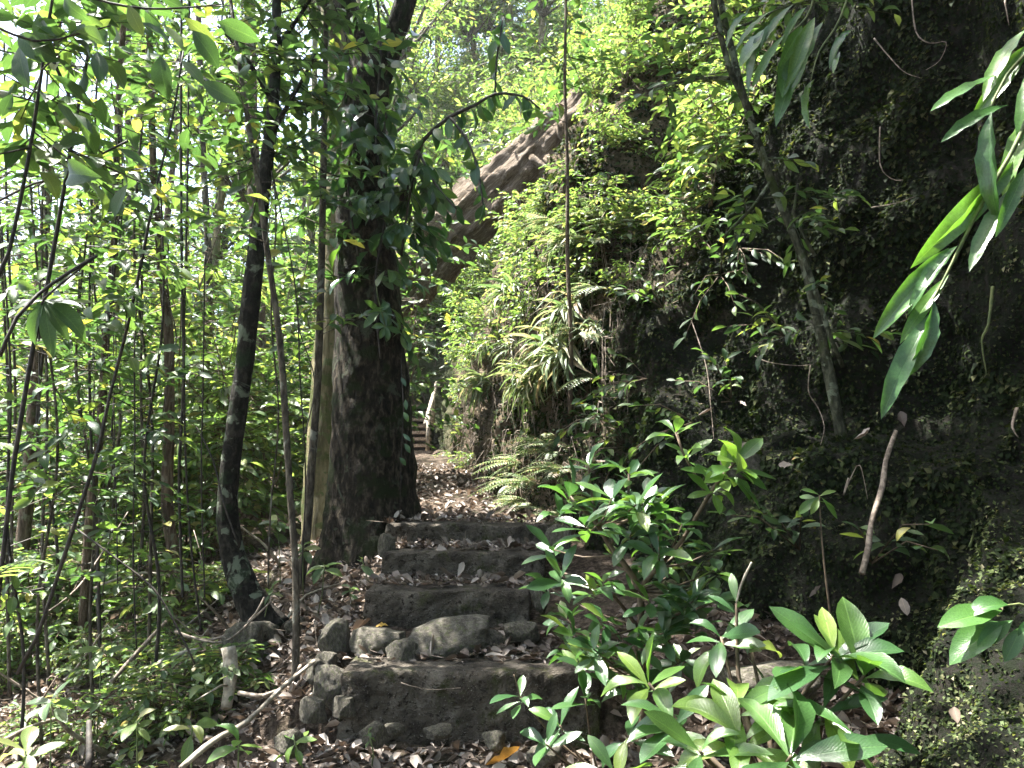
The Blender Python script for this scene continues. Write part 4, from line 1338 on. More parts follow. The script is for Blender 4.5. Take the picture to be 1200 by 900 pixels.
# ------------------------------------------------------------------ leafy stems on the shaded wall and ledge
def wall_plants():
    r = np.random.default_rng(31)
    spec = [((800, 470), 5, "spindly plant with leaves held sideways on the shaded bank above the shrub"), ((745, 420), 6, "leafy stem at the dark corner of the bank near the slender pole"), ((850, 440), 5, "leafy shoot at the base of the dark wall, its top bent over"), ((770, 330), 6, "leafy twig sticking out where the sunlit bank meets the dark wall"),
            ((905, 370), 5, "tuft of narrow hanging leaves beside the leaning tree stem"), ((830, 300), 6, "clump of dark leaves high at the edge of the shaded wall"), ((875, 280), 6, "spray of lance shaped leaves in front of the dark wall top"), ((760, 240), 7, "leafy bush growing out of the sunlit bank top"), ((820, 190), 8, "bush of mid green leaves hanging over the dark wall edge"), ((700, 470), 5, "plant with silvery leaves low on the bank by the slender pole"), ((690, 560), 4, "low leafy plant at the top step's shaded end"), ((720, 500), 6, "dull green plant against the dark corner above the glossy shrub"), ((925, 620), 3, "small seedling clinging to the dark lower bank"), ((1010, 640), 3, "tiny pale leaved plant on the mossy bank under the dead stick")]
    for k, ((px, py), ns, lab) in enumerate(spec):
        p, nn = cliff_at(px, py + 20)
        root = thing("wall_plant", p, lab, "plant")
        L = Leaves()
        stems = []
        for j in range(ns):
            d = norm(nn * r.uniform(.5, 1.0) + r.normal(0, .5, 3) + np.array((0, 0, .45)))
            ln = r.uniform(.2, .5)
            e = p + d * ln
            E = sprays(L, [p + d * .02], [d], ln, 7, .09 if k != 4 else .12, r, droop=.35, sag=.3)
            stems.append(tube([p, p + d * ln * .6 - np.array((0, 0, .02)), E[0]], [.004, .003, .0015], 4))
        mesh_part("stem", join(stems), 'stem_brown', root)
        hang_leaves(root, L.get(), 'lanc' if k in (4, 6) else 'ellip', 'tree_leaf', limit=120)
    # hanging roots and thin vines on the dark wall
    vines = [[(1068, 0), (1072, 40), (1090, 50), (1110, 48), (1102, 70), (1085, 82)], [(1020, 50), (1035, 65), (1060, 82), (1085, 84)], [(1030, 150), (1030, 195), (1045, 210), (1062, 208)], [(1015, 248), (1050, 238), (1080, 225)], [(1178, 0), (1182, 30)], [(1165, 335), (1160, 380), (1150, 400), (1154, 440)], [(1184, 480), (1188, 500), (1200, 512)], [(945, 430), (943, 460), (955, 480), (968, 500), (975, 520)], [(880, 420), (900, 425), (935, 428), (960, 424)], [(805, 380), (825, 430), (835, 480), (845, 520)], [(992, 560), (985, 580), (996, 560), (1010, 545), (1022, 585)], [(1130, 640), (1136, 625), (1150, 612)]]
    labs = ["looping bare vine at the top of the dark mossy wall", "thin pale vine slanting across the upper dark wall", "hooked hanging rootlet half way up the dark wall", "fine pale root slanting below the hooked rootlet", "short straight root hanging at the wall top near the long leaved shoot", "pale green stem curving down the sunlit wall edge", "pale bent root at the frame edge under the curved stem", "wavy root beside the foot of the leaning tree", "horizontal dead twig across the leaning tree stem", "bare bent stem on the bank left of the leaning tree", "tangle of dry roots spilling below the leaning tree ledge", "stubby green stalk on the mossy bank above the boulder"]
    for pts, lab in zip(vines, labs):
        Q = []
        for px, py in pts:
            p, nn = cliff_at(px, py)
            y = max(.8, p[1] - .025)
            Q.append(at(px, py, y))
        Q = np.array(Q)
        Q[:, 1] = Q[:, 1].mean() * .4 + Q[:, 1] * .6
        th = .008 if 'pale green' in lab or 'bent root' in lab else .004
        root = link("vine", None, None, Q[0])
        V, F = tube(Q, np.linspace(th, th * .3, len(Q)), 5, .02, .35, 22)
        bpy.data.objects.remove(root)
        o = link("hanging_root", mk_mesh("hanging_root", V - Q[0], F, MAT['stem_green' if 'green' in lab else 'twig']), None, Q[0])
        tag(o, lab, "root")
    # dead stick leaning on the lower bank
    P, w = pxpath([(1010, 672, 2.85, 7), (1018, 640, 2.9, 7), (1021, 612, 2.95, 6), (1034, 570, 3.05, 7), (1038, 540, 3.1, 6), (1050, 505, 3.15, 5)])
    V, F = tube(P, w, 7, .04, .2, 15)
    tag(link("dead_stick", mk_mesh("dead_stick", V - P[0], F, MAT['twig']), None, P[0]), "bare grey stick leaning against the dark lower bank", "stick")
    ms = leaf_meshes('dry', 'dry_leaf')
    k = 0
    for px, py, s, lab in ((948, 700, .10, "crumpled brown leaf caught on the dark lower bank"), (1045, 690, .11, "pinkish curled dead leaf in a patch of sun on the bank"), (1056, 700, .10, "broken dry leaf under the pinkish curled one"), (1118, 828, .12, "long reddish brown dead leaf on the mossy bank foot"), (930, 545, .10, "curled brown leaf on the ledge edge under the leaning tree"), (1000, 515, .12, "flat tan leaf on the ledge by the leaning tree foot"), (865, 470, .07, "pale yellow dead leaf on the ledge"), (818, 487, .11, "brown dead leaf hanging upright above the glossy shrub"), (1060, 500, .12, "long dry leaf draped over the dead stick top"), (710, 540, .06, "pinkish dry leaf in the top of the glossy shrub")):
        p, nn = cliff_at(px, py)
        Y = min(p[1] - .03, 2.9 if px == 710 else 99)
        if px == 1118:
            Y = 1.98
        o = link("dry_leaf", ms[k % len(ms)], None, at(px, py, Y))
        o.rotation_euler = (Vector(nn * .6 + np.array((0, 0, .9)) + r.normal(0, .3, 3)).to_track_quat('Z', 'Y') @ Vector((0, 0, 1)).rotation_difference(Vector((0, 0, 1)))).to_euler()
        o.rotation_euler.rotate_axis('Z', r.uniform(0, 6.28))
        o.scale = (s * .85, s * .85, s * .85)
        tag(o, lab, "leaf")
        k += 1


wall_plants()


# ------------------------------------------------------------------ sunlit bank: hanging strap leaves, ferns, bushes
def frond(L, base, d, ln, r, npin=14, pin=.10):
    d = norm(np.array(d, float))
    t = np.linspace(.15, 1, npin)
    P = np.array(base)[None] + d[None] * (t * ln)[:, None]
    P[:, 2] -= .45 * ln * t ** 2
    side = norm(np.cross(d, (0, 0, 1.0)))
    tang = np.gradient(P, axis=0)
    tang = norm(tang)
    for sg in (-1, 1):
        dd = side[None] * sg + tang * .45
        L.add(P, dd, np.cross(side, tang) * 1.0 + r.normal(0, .12, P.shape), pin * np.sin(np.pi * (.12 + .86 * t) ** .8) + .01)
    return P


def bank_plants():
    r = np.random.default_rng(41)
    # strap-leaved tufts, baked meshes shared
    tufts = []
    for v in range(4):
        L = Leaves()
        n = 110
        th = r.uniform(-1.4, 1.4, n)
        d = np.stack([-np.cos(th), np.sin(th) * .9, r.uniform(-.5, .9, n)], 1)
        L.add(r.normal(0, .04, (n, 3)), d, np.array((-.3, 0, 1.0)) + r.normal(0, .3, (n, 3)), r.uniform(.15, .5, n))
        V, F, UV = bake(L.get(), 'strap')
        tufts.append(mk_mesh("blades", V, F, MAT['strap_leaf'], UV))
    spots = [(565, 350), (585, 330), (600, 360), (575, 400), (555, 440), (590, 440), (610, 400), (625, 350), (640, 320), (620, 440), (660, 340), (612, 330), (600, 320), (640, 380), (555, 400), (590, 380), (566, 430), (655, 300), (660, 420), (700, 300), (620, 300), (680, 330), (690, 380)]
    for k, (px, py) in enumerate(spots):
        px, py = px + r.normal(0, 12), py + r.normal(0, 12)
        if k % 4 == 3:
            continue
        p, nn = cliff_at(px, py)
        size = ("thick", "thin", "broad", "straggly")[k % 4]
        where = "nearest the path bend" if px < 575 else "over the lower bank" if py > 420 else "under the fallen tree" if px < 612 else "by the slender pole" if px > 635 else "on the bank shoulder"
        hgt = "topmost" if py < 335 else "upper" if py < 385 else "middle" if py < 425 else "lowest"
        root = thing("grass_tuft", p, f"{size} tuft of arching strap leaves {where}, {hgt} there", "grass", "hanging tufts on the sunlit bank")
        o = link("blades", tufts[k % 4], root)
        o["kind"] = "stuff"
        o.rotation_euler = (0, 0, r.uniform(-.5, .9))
        s = r.uniform(.45, 1.15)
        o.scale = (s, s, s)
    # ferns
    ferns = []
    for v in range(3):
        L = Leaves()
        st = []
        for j in range(8):
            th = r.uniform(-1.3, 1.3)
            P = frond(L, (0, 0, 0), (-math.cos(th), math.sin(th), r.uniform(.1, .8)), r.uniform(.25, .5), r, 16, .065)
            st.append(tube(np.concatenate([[(0, 0, 0)], P]), .003, 4))
        V, F, UV = bake(L.get(), 'lanc')
        ferns.append((mk_mesh("fronds", V, F, MAT['strap_leaf'], UV), mk_mesh("stalk", *join(st), MAT['stem_green'])))
    for k, (px, py) in enumerate([(610, 590), (640, 600), (590, 565), (655, 560), (600, 585), (690, 440), (630, 520), (610, 560), (675, 400), (650, 520), (600, 545), (690, 280), (640, 260), (720, 260), (700, 330), (690, 250)]):
        p, nn = cliff_at(px, py)
        where = "beside the path above the steps" if py > 535 else "half way up the bank" if py > 390 else "at the top of the bank"
        near = "left of the slender pole" if px < 640 else "just behind the slender pole" if px < 680 else "past the slender pole"
        root = thing("fern", p, f"feathery green fern {where}, {near}", "fern", "ferns on the sunlit bank")
        for nm, me in zip(("fronds", "stalk"), ferns[k % 3]):
            o = link(nm, me, root)
            o.rotation_euler = (0, 0, r.uniform(-.6, 1.0))
            if nm == "fronds":
                o["kind"] = "stuff"


bank_plants()


# ------------------------------------------------------------------ understory and forest behind
def shrub_variant(seed, h, rad, nst, nspr, nleaf, size, lmat, kind='ellip', droop=.3):
    r = np.random.default_rng(seed)
    L = Leaves()
    tw = []
    for k in range(nst):
        th = r.uniform(0, 6.28)
        b = np.array((math.cos(th), math.sin(th), 0)) * r.uniform(0, .15) * rad
        e = np.array((math.cos(th) * rad * r.uniform(.2, .8), math.sin(th) * rad * r.uniform(.2, .8), h * r.uniform(.7, 1.05)))
        m = (b + e) / 2 + r.normal(0, .08 * h, 3) * np.array((1, 1, .3))
        P = smooth_path([b, m, e], [1, 1, 1], h / 12)[0]
        tw.append(tube(P, np.linspace(.006 + .0022 * h, .0025, len(P)), 5))
        crown_sprays(L, P, r, nspr, (.18, 1), rad * .6, nleaf, size, up=.2, twigs=tw, tr=.005, droop=droop)
    V, F, UV = bake(L.get(), kind)
    return mk_mesh("foliage", V, F, MAT[lmat], UV), mk_mesh("stem", *join(tw), MAT['stem_brown'])


def understory():
    r = np.random.default_rng(51)
    var = [shrub_variant(1, 1.3, .8, 5, 14, 8, .11, 'under_leaf'), shrub_variant(2, 2.2, .9, 5, 20, 8, .12, 'under_leaf'), shrub_variant(3, 3.4, 1.1, 4, 34, 8, .13, 'tree_leaf'), shrub_variant(4, 4.8, 1.4, 4, 46, 9, .14, 'under_leaf'),
           shrub_variant(5, .7, .6, 6, 8, 7, .10, 'under_leaf'), shrub_variant(6, 2.6, 1.1, 5, 22, 8, .18, 'under_leaf', 'lanc'), shrub_variant(7, 3.8, 1.2, 4, 40, 8, .12, 'tree_leaf')]
    def clear_of_bank(x, y, z):
        k = (z - 2.0) / SUN_DIR.z
        hx, hy = x - k * SUN_DIR.x, y - k * SUN_DIR.y
        return not (-1.8 < hx < 3.5 and 5.0 < hy < 14.5)
    def put(x, y, v, s, lab, grp, name="understory_shrub", cat="shrub", z=None):
        z = float(ground_z(x, y)) - .05 if z is None else z
        px = float(project((x, y, z + .5))[0][0])
        if x < xpath(y) - .4 and name == "understory_shrub" and grp != "bushes on the slope above the bank":
            place = next(w for lim, w in ((-1e3, ""), (25, "at the edge of the view"), (75, "behind the pale brown trunk"), (130, "behind the short leaning brown trunk"), (185, "behind the thin straight dark vine"), (235, "behind the reddish brown trunk"), (300, "behind the curved trunk"), (350, "beyond the thin grey brown sapling"), (400, "beyond the slim straight sapling"), (490, "screened by the big dark trunk"), (3e3, "where the path bends")) if px < lim or lim > 2e3)
            form = ("low round leaved bush", "waist high leafy bush", "upright shrub with slender stems", "tall wispy shrub", "ankle high bushy plant", "shrub with long narrow leaves", "tall dark leaved shrub")[v]
            far = "just" if y < 6.5 else "close" if y < 9 else "some way" if y < 13 else "far off"
            lab = f"{form} {far} {place}"
        root = thing(name, (x, y, z), lab, cat, grp)
        rot = r.uniform(0, 6.28)
        for nm, me in zip(("foliage", "stem"), var[v]):
            o = link(nm, me, root)
            o.rotation_euler = (0, 0, rot)
            o.scale = (s, s, s)
            if nm == "foliage":
                o["kind"] = "stuff"
    n = 0
    # left of the path, in depth bands
    for lo, hi, cnt, vs, lab, grp in ((4.8, 6.5, 8, (4, 4, 4), "low leafy bush among litter on the slope below the path", "low bushes on the slope"), (6.2, 9, 22, (0, 1, 5, 2, 6), "sunlit leafy shrub in the understory behind the near trunks", "understory shrubs behind the near trunks"), (9, 13, 22, (1, 2, 3, 6, 5), "tall bright shrub deeper in the forest below the path", "deeper understory shrubs"), (13, 20, 30, (2, 3, 6, 3), "far sunlit thicket plant among the forest trunks", "far thicket plants")):
        for k in range(cnt):
            y = r.uniform(lo, hi)
            xr = xpath(y) - 1.0
            xl = -y * .78
            x = r.uniform(xl, xr - (0.4 if y < 8 else 0))
            put(x, y, vs[k % len(vs)], r.uniform(.75, 1.25), lab, grp)
    # beyond the bend of the path
    for k in range(16):
        y = r.uniform(15.5, 24)
        x = -1.2 - (y - 14) * .2 + r.uniform(-2.2, 1.6)
        put(x, y, (1, 2, 3, 6)[k % 4], r.uniform(.8, 1.2), "sunlit bush beyond the far steps where the path bends", "bushes beyond the far steps")
    # on the bank top
    sel = (CL_C[:, 2] > 2.5) & (CL_C[:, 1] > 4.4) & (CL_C[:, 1] < 15) & (CL_C[:, 2] < 13) & (CLX > 480) & (CLX < 980) & (CLY > -120) & (CL_N[:, 2] > .25)
    P, nn = cliff_samples(110, sel, r)
    for k, p in enumerate(P):
        px, py, _ = (float(q[0]) for q in project(p))
        if 560 < px < 700 and 85 < py < 290 and p[1] < 9.3:
            continue
        v = (4, 0, 4, 5, 1)[k % 5]
        if p[2] < 4:
            v = 4 if k % 3 else 0
        form = {4: "small round bush", 0: "leafy bush", 5: "bush with long narrow leaves", 1: "tall loose bush"}[v]
        place = "beside the fallen tree" if px < 640 else "behind the slender pole" if px < 700 else "between slender pole and leaning tree" if px < 850 else "behind the leaning tree top"
        hgt = "high on the sunlit slope" if py < 60 else "midway up the sunlit slope" if py < 180 else "low on the sunlit slope"
        put(p[0], p[1], v, r.uniform(.5, .9) * (.6 if v == 5 else 1), f"{form} {hgt} {place}", "bushes on the slope above the bank", z=p[2] - .1)
    sel = (CL_C[:, 1] >= 13) & (CL_C[:, 2] > 2.6) & (CLX > 250) & (CLX < 740) & (CLY > -120) & (CLY < 420)
    P, nn = cliff_samples(190, sel, r)
    for k, p in enumerate(P):
        px, py, _ = (float(q[0]) for q in project(p))
        v = (0, 1, 0, 6, 5, 1)[k % 6]
        form = {0: "round bush", 1: "leafy shrub", 6: "tall shrub", 5: "narrow leaved shrub"}[v]
        side = "left of the big dark trunk" if px < 400 else "just past the big dark trunk" if px < 520 else "above the fallen tree" if px < 620 else "beside the slender pole"
        hgt = "on top of the far hillside" if py < 60 else "midway up the far hillside" if py < 220 else "low on the far hillside"
        put(p[0], p[1], v, r.uniform(.8, 1.4), f"sunlit {form} {hgt} {side}", "bushes on the slope above the bank", z=p[2] - .15)
    sel = (CL_C[:, 2] > 1.3) & (CL_C[:, 2] < 4) & (CL_C[:, 1] > 5.3) & (CL_C[:, 1] < 13) & (CLX > 500)
    P, nn = cliff_samples(22, sel, r)
    for k, p in enumerate(P):
        px, py, _ = (float(q[0]) for q in project(p))
        put(p[0], p[1], 4, r.uniform(.3, .6), "small leafy plant on the " + ("top" if py < 330 else "middle" if py < 450 else "foot") + " of the sunlit bank " + ("nearest the path bend" if px < 570 else "below the fallen tree" if px < 620 else "left of the slender pole" if px < 662 else "right of the slender pole"), "small plants on the bank face", z=p[2] - .03, name="bank_plant", cat="plant")
    sel = (CL_C[:, 1] > 4.3) & (CL_C[:, 1] < 9) & (CLX > 600) & (CLX < 860) & (CLY > 60) & (CLY < 350)
    P, nn = cliff_samples(46, sel, r)
    for k, p in enumerate(P):
        px, py, _ = (float(q[0]) for q in project(p))
        if px < 695 and 85 < py < 250 and p[1] < 9.2:
            continue
        where = "left of the slender pole" if px < 664 else "just past the slender pole" if px < 730 else "nearing the leaning tree"
        put(p[0], p[1], (4, 4, 0)[k % 3], r.uniform(.35, .65), f"{('leafy', 'bushy', 'loose')[k % 3]} plant {'high on' if py < 150 else 'midway down' if py < 250 else 'low on'} the bank shoulder {where}", "plants on the bank shoulder", z=p[2] - .04, name="bank_plant", cat="plant")
    for k in range(34):
        px, Y = r.uniform(-10, 270), r.uniform(3.3, 5.6)
        x = (px - 600) / 900 * Y
        px = float(px)
        where = "at the slope's far edge" if px < 60 else "round the short leaning brown trunk" if px < 140 else "before the reddish brown trunk" if px < 210 else "near the curved trunk's rocks"
        put(x, Y, 4, r.uniform(.35, .6), f"{('small', 'spreading', 'sparse')[k % 3]} ground plant among litter {where}, {'closer in' if Y < 4.2 else 'further back'}", "ground plants on the slope", name="ground_plant", cat="plant")
    # trees behind: trunk and crown
    crowns = []
    for v in range(4):
        L = Leaves()
        tw = []
        blob_crown((0, 0, 0), (2.2, 2.2, 1.8), 13, 13, .17, .9, 8)(L, np.random.default_rng(60 + v), tw)
        V, F, UV = bake(L.get(), 'ellip')
        crowns.append((mk_mesh("crown", V, F, MAT['tree_leaf' if v % 2 else 'under_leaf'], UV), mk_mesh("limbs", *join(tw), MAT['bark_grey'])))
    for k in range(34):
        y = 9 + (k / 34) ** 1.1 * 22 + r.uniform(-.6, .6)
        x = r.uniform(-y * .85, xpath(min(y, 20)) - 1.6 - (y > 14) * 0)
        if k % 7 == 3 and y > 16:
            x = r.uniform(-3, 2)
        z = float(ground_z(x, y)) - .2
        h = r.uniform(5.5, 9.5)
        w = r.uniform(.05, .11)
        px = float(project((x, y, z + 2))[0][0])
        place = next(w_ for lim, w_ in ((20, "at the edge of the view"), (75, "behind the pale brown trunk"), (130, "behind the short leaning brown trunk"), (235, "behind the reddish brown trunk"), (300, "behind the curved trunk"), (400, "beyond the slim straight sapling"), (490, "screened by the big dark trunk"), (9e9, "past the path bend")) if px < lim)
        root = thing("forest_tree", (x, y, z), f"{('grey', 'brown', 'pale')[k % 3]} trunked forest tree {'near' if y < 13 else 'well back' if y < 20 else 'far back'} {place}", "tree", "forest trees behind the thicket")
        bx, by = r.normal(0, .35, 2)
        V, F = tube([(0, 0, 0), (bx * .4, by * .4, h * .35), (bx, by, h * .7), (bx * 1.3, by * 1.3, h)], [w * 1.3, w, w * .8, w * .5], 8, .5, .12, 3)
        link("trunk", mk_mesh("trunk", V, F, MAT[('bark_grey', 'bark_brown', 'bark_pale')[k % 3]]), root)
        for j in range(2 if y > 15 else 1):
            cr = crowns[(k + j) % 4]
            s = r.uniform(.7, 1.05)
            off = (bx * (1.3 if j == 0 else .8) + r.normal(0, .3), by * 1.0 + r.normal(0, .3), h * (1.0 if j == 0 else .68))
            rz = r.uniform(0, 6.28)
            if not clear_of_bank(x + off[0], y + off[1], z + off[2]) or (y < 21 and k % 2):
                s *= .38
            for nm, me in zip(("crown", "limbs"), cr):
                o = link(nm, me, root, off)
                o.scale = (s, s, s * .9)
                o.rotation_euler = (0, 0, rz)
                if nm == "crown":
                    o["kind"] = "stuff"
    for k, (px, y, h) in enumerate(((400, 17, 11), (345, 18, 12), (452, 25, 9), (500, 27, 10), (545, 26, 8), (590, 25, 9), (470, 30, 12), (630, 23, 8))):
        x = (px - 600) / 900 * y
        z = 2.0 + (y - 14) * .25 if px < 440 else float(CL_C[np.argmin((CL_C[:, 0] - x) ** 2 + (CL_C[:, 1] - y) ** 2)][2])
        root = thing("forest_tree", (x, y, z - .3), ("tall pale tree screened by the big dark trunk, far back", "tall pale tree far back beside the pale mossy trunk", "ridge tree just past the big dark trunk's fork", "ridge tree behind the arching branch of drooping leaves", "ridge tree straight above the middle of the fallen tree", "ridge tree above the upper end of the fallen tree", "tallest tree on the far ridge beside the big dark trunk", "ridge tree just left of the slender pole top")[k], "tree", "trees beyond the bend of the path")
        V, F = tube([(0, 0, 0), (.2, .1, h * .4), (.1, 0, h)], [.13, .11, .04], 8, .6, .1, 3)
        link("trunk", mk_mesh("trunk", V, F, MAT['bark_pale']), root)
        for j in range(4 if px < 440 else 2):
            off = (r.normal(0, .9), r.normal(0, .9), h * ((.32 if px < 440 else .55) + .22 * j))
            rz = r.uniform(0, 6.28)
            for nm, me in zip(("crown", "limbs"), crowns[(0, 2)[(k + j) % 2]]):
                o = link(nm, me, root, off)
                o.rotation_euler = (0, 0, rz)
                if nm == "crown":
                    o["kind"] = "stuff"
    # unseen foliage added over and behind the viewpoint to deepen the shade
    L = Leaves()
    for c in ((-3.6, .2, 6.4), (-1.5, -1.8, 6.0), (.4, -.4, 6.6), (1.2, -2.6, 6.4), (3.2, -.5, 6.6), (-4.5, -3, 5.5), (-6.5, 1.5, 6.0), (0, -5, 5.0), (3.5, -4.5, 5.5), (-4, -6, 4), (-8, -2, 5)):
        c = np.array(c)
        q = c + r.normal(0, 1, (1500, 3)) * np.array((1.1, 1.1, .8))
        L.add(q, r.normal(0, 1, q.shape), r.normal(0, .5, q.shape) + np.array((0, 0, 1)), r.uniform(.1, .2, len(q)))
    q = np.array((-1.75, 3.1, 6.9)) + r.normal(0, 1, (620, 3)) * np.array((1.0, .65, .4))  # leaf cloud added to dapple the right shrubs with shade
    L.add(q, r.normal(0, 1, q.shape), r.normal(0, .5, q.shape) + np.array((0, 0, 1)), r.uniform(.1, .2, len(q)))
    for k in range(12):
        q = np.array((r.uniform(-8, 4), -3.6 - r.uniform(0, 3.5), r.uniform(0, 3.2))) + r.normal(0, 1, (1200, 3)) * np.array((1.4, .8, 1.6)) + np.array((0, 0, 1.5))
        L.add(q, r.normal(0, 1, q.shape), r.normal(0, .5, q.shape) + np.array((0, 0, 1)), r.uniform(.1, .2, len(q)))
    V, F, UV = bake(L.get(), 'ellip')
    tag(link("shade_canopy", mk_mesh("shade_canopy", V, F, MAT['tree_leaf'], UV)), kind="stuff")
    # the wood closing the view
    L = Leaves()
    n = 15000
    x = r.uniform(-46, 14, n)
    y = 34 + np.abs(x + 10) * -.15 + r.uniform(0, 6, n)
    z = ground_z(x, np.minimum(y, 40)) + r.uniform(0, 1, n) ** 1.2 * (13 + 3 * np.sin(x * .7) + 2 * np.sin(x * 1.9 + 1))
    q = np.stack([x, y, z], 1)
    L.add(q, r.normal(0, 1, (n, 3)) + np.array((0, -.3, -.3)), r.normal(0, .6, (n, 3)) + np.array((0, -.3, 1)), r.uniform(.3, .6, n))
    V, F, UV = bake(L.get(), 'ellip')
    tag(link("distant_woods", mk_mesh("distant_woods", V, F, MAT['under_leaf'], UV)), kind="stuff")


understory()


